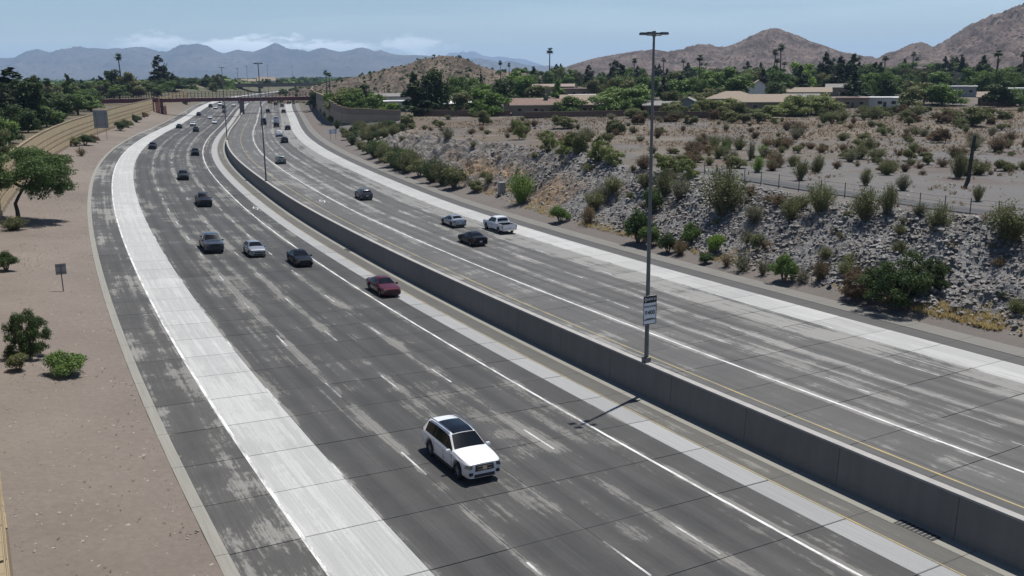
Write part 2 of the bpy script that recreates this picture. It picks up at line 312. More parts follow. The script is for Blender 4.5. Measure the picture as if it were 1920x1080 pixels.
def leaf_mat(name, col, var=0.35):
    mt, n, l, b = new_mat(name); g = NG(n, l); oi = n.new('ShaderNodeObjectInfo'); t = n.new('ShaderNodeNewGeometry')
    no = g.noise(t.outputs['Position'], 0.9, 0.9, 0.9, detail=2); k = g.m('ADD', 1 - var, g.m('ADD', g.m('MULTIPLY', oi.outputs['Random'], var), g.m('MULTIPLY', no, var)))
    mm = n.new('ShaderNodeMixRGB'); mm.blend_type = 'MULTIPLY'; mm.inputs[0].default_value = 1; mm.inputs[1].default_value = (*col, 1)
    cc = n.new('ShaderNodeCombineXYZ'); l.new(k, cc.inputs[0]); l.new(k, cc.inputs[1]); l.new(g.m('MULTIPLY', k, 0.9), cc.inputs[2]); l.new(cc.outputs[0], mm.inputs[2])
    l.new(mm.outputs[0], b.inputs['Base Color']); b.inputs['Roughness'].default_value = 0.65; b.inputs['Specular IOR Level'].default_value = 0.25
    tr = n.new('ShaderNodeBsdfTranslucent'); l.new(mm.outputs[0], tr.inputs[0]); mx = n.new('ShaderNodeMixShader'); mx.inputs[0].default_value = 0.3
    l.new(b.outputs[0], mx.inputs[1]); l.new(tr.outputs[0], mx.inputs[2]); l.new(mx.outputs[0], n['Material Output'].inputs['Surface'])
    return mt
for k, c in dict(leaf_deep=(0.062, 0.10, 0.03), leaf_bright=(0.11, 0.18, 0.045), leaf_mid=(0.1, 0.156, 0.045), leaf_dark=(0.053, 0.083, 0.03), leaf_pine=(0.032, 0.048, 0.022), leaf_olive=(0.125, 0.136, 0.062),
                 leaf_pale=(0.17, 0.195, 0.078), leaf_grey=(0.16, 0.16, 0.11), leaf_dry=(0.17, 0.125, 0.075), leaf_creo=(0.145, 0.155, 0.072), leaf_lime=(0.14, 0.215, 0.04), leaf_brown=(0.13, 0.09, 0.06), straw=(0.42, 0.33, 0.17)).items(): M[k] = leaf_mat(k, c)

# ------------------------------------------------------------------ the road's line, profile and crossfall
KS = np.array([-40, 0, 40, 80, 120, 160, 200, 250, 300, 360, 440, 540, 620, 1500.])
KAP = np.array([0.002536, 0.001915, 0.001294, 0.000674, 0.000804, 0.000916, 0.001163, 0.00115, 0.000551, -0.000183, 0.000119, 0.001058, 0.0006, 0.0])
ZK = np.array([0.046775, 0.0, -0.049365, -0.351052, -0.38264, 0.079361, 0.24068, 0.359315, 0.642585, 0.813329, 1.690371, 3.991214, 5.2, 8.0])
EK = [20, 120, 240, 400]; EL = [-0.028831, -0.052686, -0.063718, -0.05376]; ER = [0.001131, -0.004346, 0.025448, 0.025634]; STK = [20, 160, 360]; ST = [0.664474, 0.693999, 1.35926]
HB = 2.025
SS = np.arange(-90, 1300, 1.0); I0 = 90
_k = np.interp(SS, KS, KAP); _k[SS > 620] *= np.clip(1 - (SS[SS > 620] - 620) / 200, 0, 1)
_h0 = np.concatenate([[0], np.cumsum((_k[1:] + _k[:-1]) / 2)]); HH = _h0 - _h0[I0] - 0.5625353
_x = np.concatenate([[0], np.cumsum(np.sin((HH[1:] + HH[:-1]) / 2))]); _y = np.concatenate([[0], np.cumsum(np.cos((HH[1:] + HH[:-1]) / 2))])
CX = _x - _x[I0] + 26.9876272; CY = _y - _y[I0] + 21.3374587
CZ = np.convolve(np.pad(np.interp(SS, KS, ZK), 15, mode='reflect', reflect_type='odd'), np.ones(31) / 31, 'valid')
def rp(s, o):
    s = np.asarray(s, float); h = np.interp(s, SS, HH)
    return np.interp(s, SS, CX) + np.cos(h) * o, np.interp(s, SS, CY) - np.sin(h) * o
def zr(s, o):
    s = np.asarray(s, float); o = np.asarray(o, float)
    return np.interp(s, SS, CZ) + np.where(o < 0, np.interp(s, EK, EL) * o, np.interp(s, STK, ST) + np.interp(s, EK, ER) * o)
def rpz(s, o, dz=0.0):
    x, y = rp(s, o); return np.stack([x, y, zr(s, o) + dz], -1)
_sx, _sy, _ss = CX[::5], CY[::5], SS[::5]
def sdo(x, y):
    x = np.atleast_1d(np.asarray(x, float)).ravel(); y = np.atleast_1d(np.asarray(y, float)).ravel(); so = np.empty(len(x)); oo = np.empty(len(x))
    for a in range(0, len(x), 4000):
        X, Y = x[a:a + 4000], y[a:a + 4000]; i = ((X[:, None] - _sx) ** 2 + (Y[:, None] - _sy) ** 2).argmin(1)
        h = np.interp(_ss[i], SS, HH); dx, dy = X - _sx[i], Y - _sy[i]
        s = np.clip(_ss[i] + dx * np.sin(h) + dy * np.cos(h), SS[0], SS[-1])
        for _ in range(2):
            h = np.interp(s, SS, HH); dx, dy = X - np.interp(s, SS, CX), Y - np.interp(s, SS, CY); s = np.clip(s + dx * np.sin(h) + dy * np.cos(h), SS[0], SS[-1])
        h = np.interp(s, SS, HH); dx, dy = X - np.interp(s, SS, CX), Y - np.interp(s, SS, CY)
        so[a:a + 4000] = s; oo[a:a + 4000] = dx * np.cos(h) - dy * np.sin(h)
    return so, oo
CRS = np.array([-90, 20, 40, 50, 60, 73, 83, 99, 111, 129, 163, 195, 206, 222, 250, 266, 285, 300, 340, 520, 700, 1300.])
CRD = np.array([38.5, 38.5, 38.3, 37.6, 37.5, 38.5, 39.1, 38.8, 40, 39.5, 37.7, 36.4, 36.5, 44, 52, 54, 44, 37, 35.5, 36, 40, 40.])
CRZ = np.array([7.2, 7.1, 7.0, 6.5, 6.5, 6.5, 6.5, 6.75, 7.25, 7.25, 6.75, 5.9, 5.6, 5.4, 5.8, 6.2, 6.2, 6.5, 7, 8.5, 8.5, 8.5])
FTS = np.array([-90, 40, 60, 70, 100, 117, 140, 194, 215, 300, 1300.]); FTD = np.array([28.3, 28.0, 28.0, 29.0, 28.6, 30.2, 29.8, 29.0, 29.5, 31, 31.])
EDL, EDR = -27.36, 25.91
def terr(x, y, sunk=False):
    s, o = sdo(x, y); X = np.atleast_1d(np.asarray(x, float)).ravel(); Y = np.atleast_1d(np.asarray(y, float)).ravel(); D = np.hypot(X, Y)
    und = (fbm(X / 26, Y / 26, 3, 3) - 0.5) * 1.5
    t = EDL - o; zl0 = zr(s, EDL)
    zl = zl0 + 0.03 + 0.87 * sstep(t / 8.5) + 4.3 * sstep((t - 10.2) / 3.0) + und * sstep((t - 12) / 20)
    zl = zl + (7.0 - zl) * sstep((t - 25) / 90)
    e = zr(s, EDR); ft = np.interp(s, FTS, FTD); cd = np.interp(s, CRS, CRD); cz = np.interp(s, CRS, CRZ)
    zf = e + 0.35
    z1 = e - 0.06 + 0.4 * sstep((o - EDR) / np.maximum(ft - EDR, 0.5))
    w = np.clip((o - ft) / np.maximum(cd - ft, 1), 0, 1); w2 = w + 0.10 * np.sin(w * 2 * np.pi) * -0.35
    zsl = zf + (cz - zf) * w2
    pl = cz + (6.6 - cz) * sstep((o - cd) / 50) + und * sstep((o - cd) / 15) + 6.5 * sstep((D - 320) / 420) * sstep((o - 55) / 40)
    zrt = np.where(o < ft, z1, np.where(o < cd, zsl, pl))
    if sunk: zrt = zrt - 0.8 * ((o > ft + 1.6) & (o < cd - 0.6) & (s > -55) & (s < 222))
    inside = zr(s, np.clip(o, EDL, EDR)); edge = np.minimum(o - EDL, EDR - o)
    zin = inside + np.where(o < 0, -0.035 - 0.55 * np.clip((edge - 1.9) / 1.0, 0, 1), -0.06 - 0.6 * np.clip((edge - 0.3) / 0.9, 0, 1))
    z = np.where(o < EDL, zl, np.where(o > EDR, zrt, zin))
    far = sstep((D - 700) / 500); z = z * (1 - far * (np.abs(o) > 30)) + np.where(o > 0, 8.0 + 5.5 * sstep((o - 55) / 40), 8.0) * far * (np.abs(o) > 30)
    return z
def ray(px, py):
    a, b = px - 960, py - 540; u = (a * cr - b * sr) / F; v = (a * sr + b * cr) / F
    return np.array([u, cp - v * sp, -sp - v * cp])
TT = np.concatenate([np.arange(28, 200, 0.5), np.arange(200, 700, 2), np.geomspace(700, 9000, 100)])
def pick(px, py):                                    # where the line of sight meets the ground
    D = ray(px, py); P = TT[:, None] * D; h = CH + P[:, 2] - terr(P[:, 0], P[:, 1]); i = np.argmax(h < 0)
    if h[i] >= 0: i = len(TT) - 1
    f = h[i - 1] / (h[i - 1] - h[i] + 1e-9) if i > 0 else 0; t = TT[max(i - 1, 0)] + f * (TT[i] - TT[max(i - 1, 0)])
    return Vector((D[0] * t, D[1] * t, CH + D[2] * t)), t
def atD(px, y):                                      # a spot on the ground below image column px at forward distance y
    u = (px - 960) / F; x = u * y * cp * 1.02; return Vector((x, y, float(terr(x, y)[0])))
def project(P):
    q = Vector(P) - Vector((0, 0, CH)); zf = q.dot(fwd); return 960 + F * q.dot(rightv) / zf, 540 - F * q.dot(upv) / zf, zf

# ------------------------------------------------------------------ ground
def axis(a, b, st, lo, hi, g=1.16):
    c = list(np.arange(a, b, st)); d = st
    while c[-1] < hi: d *= g; c.append(c[-1] + d)
    d = st
    while c[0] > lo: d *= g; c.insert(0, c[0] - d)
    return np.array(c)
gx, gy = axis(-125, 150, 1.5, -26000, 26000), axis(-6, 330, 1.5, -26000, 27000)
GX, GY = np.meshgrid(gx, gy); X, Y = GX.ravel(), GY.ravel(); Z = terr(X, Y, True); s, o = sdo(X, Y); Dg = np.hypot(X, Y)
def lerp3(a, b, w): return a * (1 - w[:, None]) + np.asarray(b) * w[:, None]
n1, n2 = fbm(X / 14, Y / 14, 11), fbm(X / 5, Y / 5, 23); n3 = fbm(X / 30 + Y / 60, Y / 11, 29)
gc = np.tile(np.array([0.150, 0.128, 0.112]), (len(X), 1)) * (0.70 + 0.36 * n1 + 0.24 * n2)[:, None]            # pinkish verge gravel
rt = o > 24
gc[rt] = np.array([0.138, 0.119, 0.096])
gc = lerp3(gc, (0.110, 0.104, 0.100), rt * sstep((n1 - 0.42) / 0.1))
gc = lerp3(gc, (0.088, 0.064, 0.052), rt * (o > 40) * 0.5 * sstep((n2 - 0.52) / 0.1))
gray = rt * sstep((o - 36) / 6) * sstep((120 - o) / 30) * sstep((130 - s) / 40)                    # grey gravel round the path
gc = lerp3(gc, (0.112, 0.108, 0.106), gray * 0.85)
gc = lerp3(gc, (0.118, 0.105, 0.097), rt * (o < 32) * 0.9)
gc = lerp3(gc, (0.092, 0.066, 0.053), rt * (o > 48) * 0.5 * sstep((n3 - 0.55) / 0.08))
gc = lerp3(gc, (0.10, 0.084, 0.062), rt * (s > 95) * (s < 330) * (o > np.interp(s, CRS, CRD)) * 0.55 * sstep((n2 - 0.38) / 0.15))
lf = o < -39
gc = lerp3(gc, (0.085, 0.075, 0.05), lf * 0.8)
gc = lerp3(gc, (0.07, 0.075, 0.045), sstep((Dg - 380) / 300) * (0.55 + 0.4 * n1))
ng, mg = len(gx), len(gy); idx = np.arange(ng * mg).reshape(mg, ng)
faces = np.stack([idx[:-1, :-1], idx[:-1, 1:], idx[1:, 1:], idx[1:, :-1]], -1).reshape(-1, 4)
tag(mk('ground', np.stack([X, Y, Z], 1), faces, M['ground'], smooth=True, col=gc), kind='structure')

# rock cut beside the right-hand carriageway
ra, rb = np.arange(-50, 221, 0.45), np.linspace(0, 1, 46)
A, B = np.meshgrid(ra, rb); A, B = A.ravel(), B.ravel(); RA, RBB = A, B; ft, cd = np.interp(A, FTS, FTD), np.interp(A, CRS, CRD)
O = ft - 0.3 + (cd - ft + 1.2) * B; RX, RY = rp(A, O); RZ = terr(RX, RY)
en = np.clip(np.minimum(B, 1 - B) * 7, 0, 1) * sstep((218 - A) / 10) * sstep((A + 48) / 10)
rub = sstep((125 - A) / 25)                                         # loose rubble near, bedrock ribs farther on
ridge = 1 - np.abs(2 * fbm(A / 4.2 + O * 0.06, O / 16, 5, 5, .55) - 1)
RZ = RZ + en * ((fbm(A / 1.3, O / 1.1, 7, 4, .6) - 0.5) * (1.5 - 0.3 * rub) + (fbm(A / 7, O / 5, 9, 3) - 0.5) * 1.6 + (ridge - 0.75) * 3.2 * (1 - 0.75 * rub)) - 0.03 - 0.25 * (B < 0.02)
rc = np.tile(np.array([0.172, 0.166, 0.161]), (len(A), 1)); q = fbm(A / 9, O / 4, 31, 4); q2 = fbm(A / 3, O / 2.4, 37, 4)
ochre = sstep((A - 88) / 22) * sstep((172 - A) / 30) * sstep((0.66 - B) / 0.30) * sstep((q - 0.36) / 0.16)
rc = lerp3(rc, (0.185, 0.168, 0.152), sstep((A - 90) / 40) * 0.85)
rc = lerp3(rc, (0.235, 0.155, 0.085), ochre * 0.75)
rc = lerp3(rc, (0.12, 0.088, 0.07), sstep((q2 - 0.58) / 0.1) * 0.4 * sstep((A - 20) / 60))
rc = lerp3(rc, (0.24, 0.19, 0.12), sstep((0.16 - B) / 0.12) * sstep((q - 0.4) / 0.15) * 0.8)
rc = rc * (0.75 + 0.55 * fbm(A / 0.8, O / 0.8, 41, 3))[:, None]
ix = np.arange(len(ra) * len(rb)).reshape(len(rb), len(ra)); rf = np.stack([ix[:-1, :-1], ix[:-1, 1:], ix[1:, 1:], ix[1:, :-1]], -1).reshape(-1, 4)
tag(mk('rock_slope', np.stack([RX, RY, RZ], 1), rf[:, ::-1], M['rock'], smooth=False, col=rc), kind='structure')

# ------------------------------------------------------------------ carriageways
def strip(name, s0, s1, o0, o1, mat, parent=None, dz=0.0, ds=2.0, thick=0.12, z0=None, up=0.0):
    n = max(2, int(math.ceil((s1 - s0) / ds)) + 1); s_ = np.linspace(s0, s1, n); vs = []; uv = []
    for oo, d_ in ((o0, -thick), (o0, up), (o1, up), (o1, -thick)):
        vs.append(rpz(s_, np.full(n, oo), dz + d_)); uv.append(np.stack([s_, np.full(n, oo)], 1))
    V = np.concatenate(vs); U = np.concatenate(uv); fs = []
    for k in range(3):
        for i in range(n - 1): fs.append((k * n + i, k * n + n + i, k * n + n + i + 1, k * n + i + 1))
    fs += [(0, 3 * n, 2 * n, n), (n - 1, 2 * n - 1, 3 * n - 1, 4 * n - 1)]
    return mk(name, V, fs, mat, parent, uv=U)
S0, SLAB, NR = 6.0, 4.57, 20; S1 = S0 + SLAB * NR
LSTR = [(-26.87, -23.92, 'sh_l', 'sh_lf'), (-23.92, -20.45, 'conc', 'conc'), (-20.45, -16.88, 'lane_l', 'lane_lf'), (-16.88, -13.26, 'lane_l', 'lane_lf'), (-13.26, -9.77, 'lane_l', 'lane_lf'),
        (-9.77, -6.23, 'lane_l', 'lane_lf'), (-6.23, -4.19, 'lane_l', 'lane_lf'), (-4.19, -2.76, 'strip', 'strip'), (-2.76, -1.36, 'sh_m', 'sh_m')]
RSTR = [(0.08, 3.9, 'lane_r', 'lane_rf'), (3.9, 7.01, 'lane_r', 'lane_rf'), (7.01, 10.05, 'lane_r', 'lane_rf'), (10.05, 13.0, 'lane_r', 'lane_rf'), (13.0, 16.2, 'lane_r', 'lane_rf'), (16.2, 19.1, 'lane_r2', 'lane_r2'),
        (19.1, 22.34, 'conc_r', 'conc_r'), (22.34, 24.03, 'sh_r', 'sh_r')]
road_l = tag(strip('road', -60, 1200, EDL + 0.3, -0.3, M['base'], dz=-0.10, ds=4), kind='structure')
road_r = tag(strip('road', -60, 1200, 0.02, EDR - 0.2, M['base'], dz=-0.10, ds=4), kind='structure')
tag(road_l, 'carriageway left of the median wall with oncoming traffic'); tag(road_r, 'carriageway right of the median wall with traffic driving away')
for road, STRS, omit in ((road_l, LSTR, ('sh_m',)), (road_r, RSTR, ('sh_r',))):
    for (a, b, mn, mf) in STRS:
        strip('pavement_strip', -60, S0 - 0.01, a, b - 0.012, M[mf], road)
        if mn in omit: strip('pavement_strip', S0, S1 - 0.01, a, b - 0.012, M[mf], road)
        else:
            for i in range(NR):
                hj = (0.019 if mn not in ('conc', 'conc_r') else 0.007) * rnd.uniform(0.6, 1.5)
                sl = strip('slab', S0 + i * SLAB, S0 + (i + 1) * SLAB - 2 * hj, a, b - 0.014, M[mn], road, dz=rnd.uniform(-0.002, 0.002))
        strip('pavement_strip', S1, 1200, a, b - 0.012, M[mf], road, ds=4)
kl = tag(strip('kerb', -60, 1200, EDL - 0.05, -26.88, M['gutter'], dz=0.0, thick=0.4, up=0.035), 'pale concrete kerb strip along the pink gravel verge', kind='structure')
gl = tag(strip('gutter', -60, 1200, -1.35, -0.42, M['gutter'], thick=0.15), 'pale concrete gutter at the foot of the median wall', kind='structure')
gr_ = tag(strip('gutter', -60, 1200, 24.04, EDR + 0.05, M['gut_r'], thick=0.4, up=0.02), 'pale concrete gutter below the rock cut', kind='structure')
# painted lines
PZ = 0.005
for nm, o_, w_, mt_ in (('edge_line', -23.92, 0.17, 'white'), ('lane_line', -6.23, 0.16, 'white')): strip(nm, -60, 1100, o_ - w_ / 2, o_ + w_ / 2, M[mt_], road_l, dz=PZ, thick=0.004)
strip('edge_line', -60, 1100, -2.74, -2.66, M['yellow'], road_l, dz=PZ, thick=0.004)
strip('lane_line', -60, 1100, 6.93, 7.09, M['white'], road_r, dz=PZ, thick=0.004); strip('edge_line', -60, 1100, 3.45, 3.57, M['yellow'], road_r, dz=PZ, thick=0.004)
for o_ in LINES_L[:4]:
    for k in range(-3, 26):
        a = 20.0 + 12.19 * k + (0.4 if o_ < -18 else 0); strip('lane_dash', a, a + 3.05, o_ - 0.055, o_ + 0.055, M['dash'], road_l, dz=PZ, thick=0.004)
for o_ in (10.05, 13.0, 16.2):
    for k in range(-3, 26):
        a = 29.0 + 12.19 * (k - 1) + rnd.uniform(-.2, .2); strip('lane_dash', a, a + 3.4, o_ - 0.055, o_ + 0.055, M['dash'], road_r, dz=PZ, thick=0.004)
for k in range(-6, 40): a = 40.4 + 4.2 * k; strip('lane_dash', a, a + 1.2, 19.13, 19.27, M['dash'], road_r, dz=PZ, thick=0.004)
def diamond(s_, o_, road, name='lane_diamond'):
    n = [(-1.8, 0), (0, .45), (1.8, 0), (0, -.45)]; inn = [(-1.35, 0), (0, .3), (1.35, 0), (0, -.3)]
    P = [rpz(s_ + a, o_ + b, PZ + 0.003) for a, b in n + inn]
    mk(name, P, [(i, (i + 1) % 4, 4 + (i + 1) % 4, 4 + i) for i in range(4)], M['white'], road, uv=[(s_ + a, o_ + b) for a, b in n + inn])
diamond(132, 5.3, road_r); diamond(132, -4.7, road_l)
for s_ in (17.5, 94.0, 170.0):
    c = rpz(s_, -1.0, 0.004); h = float(np.interp(s_, SS, HH))
    g = tag(empty('drain_grate', c, math.pi / 2 - h), 'iron drain grate in the gutter below the %s' % {17.5: 'median wall right of the lamp post shadow', 94.0: 'median wall beside the maroon sedan', 170.0: 'median wall near the middle lamp post'}[s_], 'drain grate')
    MB().box((0, 0, 0.006), (1.9, .62, .012)).build('frame', M['grate'], g)
    for k in range(9): MB().box((-.8 + .2 * k, 0, 0.018), (.06, .54, .016)).build('bar', M['galv'], g)

# ------------------------------------------------------------------ median wall
mw = thing('median_barrier', 'long grey concrete median wall with pale cap between the carriageways', 'barrier', tuple(rpz(37, 0.0)))
def ribbon(name, s_, prof, mat, parent, uvs=False):   # prof: list of functions of s -> (offset, z)
    n = len(s_); V = []; U = []; fs = []
    for j, (of, zf) in enumerate(prof):
        o_ = of(s_) if callable(of) else np.full(n, of); x, y = rp(s_, o_); z_ = zf(s_); V.append(np.stack([x, y, z_], 1)); U.append(np.stack([s_, z_], 1))
    V = np.concatenate(V); k = len(prof)
    for j in range(k):
        j2 = (j + 1) % k
        for i in range(n - 1): fs.append((j * n + i, j2 * n + i, j2 * n + i + 1, j * n + i + 1))
    fs += [tuple(j * n for j in range(k))[::-1], tuple(j * n + n - 1 for j in range(k))]
    if parent is not None: V = V - np.array(parent.location)
    return mk(name, V, fs, mat, parent, uv=np.concatenate(U))
cz = lambda s_: np.interp(s_, SS, CZ)
mtop = lambda s_: cz(s_) + HB - 0.10
def barrier(s_, name, a, b, mat, parent): return ribbon(name, s_, [(a, lambda q: cz(q) - 0.2), (b, lambda q: cz(q) - 0.2), (b, mtop), (a * 0.72, mtop)], mat, parent)
barrier(np.arange(-60, 700, 4.0), 'core', -0.40, 0.03, M['wall_face'], mw)
for k in range(-3, 50):
    a = 4.0 + 6.1 * k; barrier(np.linspace(a, a + 6.07, 4), 'wall_panel', -0.435, 0.05, M['wall_face'], mw)
ribbon('cap', np.arange(-60, 700, 3.0), [(-0.33, mtop), (0.07, mtop), (0.07, lambda q: mtop(q) + .1), (-0.33, lambda q: mtop(q) + .1)], M['wall_cap'], mw)

# ------------------------------------------------------------------ lamp posts on the median wall
PH = 19.2
def lamp_post(s_, label):
    x, y = rp(s_, -0.05); z = float(cz(s_)) + HB; h = float(np.interp(s_, SS, HH))
    t = thing('lamp_post', label, 'lamp post', (float(x), float(y), z), math.pi / 2 - h, 'lamp posts along the median wall')
    MB().box((0, 0, .16), (.40, .40, .3), bev=.12).build('base', M['galv'], t)
    MB().tube([(0, 0, .3), (0, 0, PH * .5), (0, 0, PH)], [.135, .105, .065], 12).build('pole', M['galv'], t, True)
    MB().tube([(0, -.5, PH - .12), (0, .5, PH - .12)], .04, 6).tube([(0, 0, PH - .2), (0, 0, PH + .1)], .11, 8).build('arm', M['galv'], t, True)
    for sy in (-1, 1):
        for sx in (-1, 1):
            hd = MB().box((sx * .32, sy * .47, PH - .03), (.30, .46, .13), taper=.82).build('lamp_head', M['lamp'], t)
            MB().box((sx * .32, sy * .47, PH - .105), (.22, .36, .02)).build('lens', M['lens'], hd)
    return t
p1 = lamp_post(37.3, 'tall grey lamp post on the median wall, the nearest, carrying the fine sign')
lamp_post(150.3, 'grey lamp post on the median wall where it bends, second nearest')
lamp_post(256, 'thin grey lamp post on the median wall, third from the camera')
lamp_post(401, 'thin grey lamp post just in front of the maroon bridge pier')
for k, s_ in enumerate((515, 630, 745)): lamp_post(s_, 'distant lamp post beyond the maroon bridge, %s one' % ('nearest', 'middle', 'farthest')[k])
# the sign clamped to the nearest post: its face looks back along the right-hand carriageway
hs = float(np.interp(37.3, SS, HH))
sg = thing('fine_sign', 'white rectangular sign with black header reading HOV and $400 fine, on the near lamp post', 'sign', tuple(p1.location), math.pi - hs)
# local: +y looks at the reader, +x is the reader's left
SZ0, SZ1, SWD, SYF = 2.40, 4.15, 0.96, 0.24
MB().box((0, SYF - .012, (SZ0 + SZ1) / 2), (SWD, .02, SZ1 - SZ0)).build('panel', M['sign_w'], sg)
bd = MB()
for (cx_, cz_, w_, h_) in ((0, SZ0 + .02, SWD, .04), (-SWD / 2 + .02, (SZ0 + SZ1) / 2, .04, SZ1 - SZ0 - .08), (SWD / 2 - .02, (SZ0 + SZ1) / 2, .04, SZ1 - SZ0 - .08)): bd.box((cx_, SYF + .004, cz_), (w_, .008, h_))
bd.build('border', M['sign_k'], sg)
hdr = MB().box((0, SYF + .006, SZ1 - .21), (SWD, .012, .42)).build('header', M['sign_k'], sg)
for zz in (SZ0 + .35, SZ1 - .4): MB().box((0, .13, zz), (.5, .24, .06)).build('bracket', M['galv'], sg)
dm = [(0, .15), (.10, 0), (0, -.15), (-.10, 0)]; di = [(0, .09), (.06, 0), (0, -.09), (-.06, 0)]
mk('diamond', [(.33 + a, SYF + .016, SZ1 - .21 + b) for a, b in dm + di], [(i, (i + 1) % 4, 4 + (i + 1) % 4, 4 + i) for i in range(4)], M['sign_w'], hdr)
def text(body, x, z, size, mat, parent, y=SYF + .01):
    cu = bpy.data.curves.new('lettering', 'FONT'); cu.body = body; cu.size = size; cu.align_x = 'CENTER'; cu.align_y = 'CENTER'; cu.extrude = 0.002; cu.offset = size * .02
    o_ = bpy.data.objects.new('lettering', cu); COL.objects.link(o_); bpy.context.view_layer.update()
    me = bpy.data.meshes.new_from_object(o_.evaluated_get(bpy.context.evaluated_depsgraph_get())); bpy.data.objects.remove(o_)
    me.materials.clear(); me.materials.append(mat); ob = bpy.data.objects.new('lettering', me); link(ob, parent); ob.location = (x, y, z); ob.rotation_euler = (R(90), 0, R(180)); return ob
text('HOV 2+', -.12, SZ1 - .21, .19, M['sign_w'], hdr, SYF + .016)
text('VIOLATION', 0, SZ0 + 1.1, .165, M['sign_k'], sg); text('$400', 0, SZ0 + .72, .36, M['sign_k'], sg); text('MINIMUM', .14, SZ0 + .3, .122, M['sign_k'], sg); text('FINE', -.28, SZ0 + .3, .122, M['sign_k'], sg)

# ------------------------------------------------------------------ noise walls
def wall_line(pts, n):
    P = np.array(pts, float); t = np.concatenate([[0], np.cumsum(np.hypot(*np.diff(P[:, :2], axis=0).T))]); u = np.linspace(0, t[-1], n); return np.stack([np.interp(u, t, P[:, i]) for i in range(P.shape[1])], 1)
def panel_wall(name, label, pts, seg, th, bands, mats, capmat, step=0.0):
    """pts rows: s, offset, base z, top z ; bands: list of (fraction0, fraction1, material key, proud)"""
    P = np.array(pts, float); x, y = rp(P[:, 0], P[:, 1]); Q = np.stack([x, y, P[:, 2], P[:, 3]], 1)
    L = np.hypot(np.diff(Q[:, 0]), np.diff(Q[:, 1])).sum(); n = int(round(L / seg)); Wl = wall_line(Q, n * 2 + 1)
    t = thing(name, label, 'wall', tuple(Wl[0, :3])); off = np.array([*Wl[0, :3]])
    def quadbox(nm, A, B, z0a, z0b, z1a, z1b, th_, mat, par, u0, rel):
        d = np.array([B[0] - A[0], B[1] - A[1]]); ln = np.hypot(*d); nn = np.array([-d[1], d[0]]) / ln * th_ / 2
        V = []; U = []
        for (p, zz0, zz1, uu) in ((A, z0a, z1a, u0), (B, z0b, z1b, u0 + ln)):
            for sgn in (-1, 1):
                V += [(p[0] + sgn * nn[0], p[1] + sgn * nn[1], zz0), (p[0] + sgn * nn[0], p[1] + sgn * nn[1], zz1)]; U += [(uu, zz0), (uu, zz1)]
        fs = [(0, 4, 5, 1), (2, 3, 7, 6), (1, 5, 7, 3), (0, 2, 6, 4), (0, 1, 3, 2), (4, 6, 7, 5)]
        return mk(nm, np.array(V) - rel, fs, mat, par, uv=U)
    u = 0.0
    for i in range(n):
        A, C_, B = Wl[2 * i], Wl[2 * i + 1], Wl[2 * i + 2]; d = (B - A)[:2]; ln = np.hypot(*d); e = d / ln * 0.02
        tz = max(A[3], B[3]) if not step else round(C_[3] / step) * step
        bz0 = min(A[2], B[2]) - 0.6; A2, B2 = A[:2] + e, B[:2] - e
        pan = None
        for (f0, f1, mk_, pr) in bands:
            za, zb = bz0 + (tz - bz0) * f0, bz0 + (tz - bz0) * f1 - (0.02 if f1 < 1 else 0)
            q_ = quadbox('wall_panel' if pan is None else 'band', A2, B2, za, za, zb, zb, th + pr, M[mk_], t if pan is None else pan, u, off); pan = pan or q_
        quadbox('cap', A2, B2, tz + .004, tz + .004, tz + .12, tz + .12, th + .14, M[capmat], t, u, off)
        u += ln
    return t
def lbase(s_, o_): return float(terr(*rp(s_, o_))[0])
WLP = [(s_, np.interp(s_, [-20, 31, 47, 80, 125, 160, 268, 700], [-34.4, -34.4, -35.0, -36.3, -37.5, -37, -36.8, -36.8]), 0, 0) for s_ in list(range(-14, 120, 8)) + list(range(120, 560, 12))]
WLP = [(a, b, lbase(a, b + 1.2) - .1, np.interp(a, [0, 134, 220, 280, 350, 420, 600], [7.4, 8.4, 8.75, 9.05, 9.9, 10.2, 12.5])) for a, b, _, _ in WLP]
panel_wall('noise_wall', 'long tan block noise wall with horizontal bands left of the freeway', WLP, 7.0, 0.3,
           [(0, .22, 'wall_cob', .10), (.22, .36, 'wall_tan', 0), (.36, .41, 'wall_tan2', -.06), (.41, .53, 'wall_tan', 0), (.53, .57, 'wall_tan2', -.06), (.57, .70, 'wall_tan', 0), (.70, .74, 'wall_tan2', -.06), (.74, 1, 'wall_tan', 0)], None, 'wall_tan2')
WRP = [(560, 33, 5.5, 13.2), (480, 32.5, 4.5, 12.6), (430, 32.2, 4.0, 12.2), (356, 32, 3.5, 12.1), (330, 32.2, 3.2, 11.2), (315, 32.7, 3.2, 10.7), (305, 33.3, 3.2, 10.0), (297, 34.5, 3.3, 9.4), (290, 36, 3.5, 9.1), (284, 39, 3.8, 9.1), (278.7, 43, 4.2, 9.0), (274, 46.5, 4.4, 8.8), (270, 50, 4.6, 8.6)]
panel_wall('noise_wall', 'curved brown block noise wall right of the freeway, ending by the rock cut', WRP, 6.0, 0.3,
           [(0, .2, 'wall_br2', .05), (.2, .70, 'wall_br', 0), (.70, .76, 'wall_br2', -.05), (.76, 1, 'wall_br2', 0)], None, 'wall_tan')

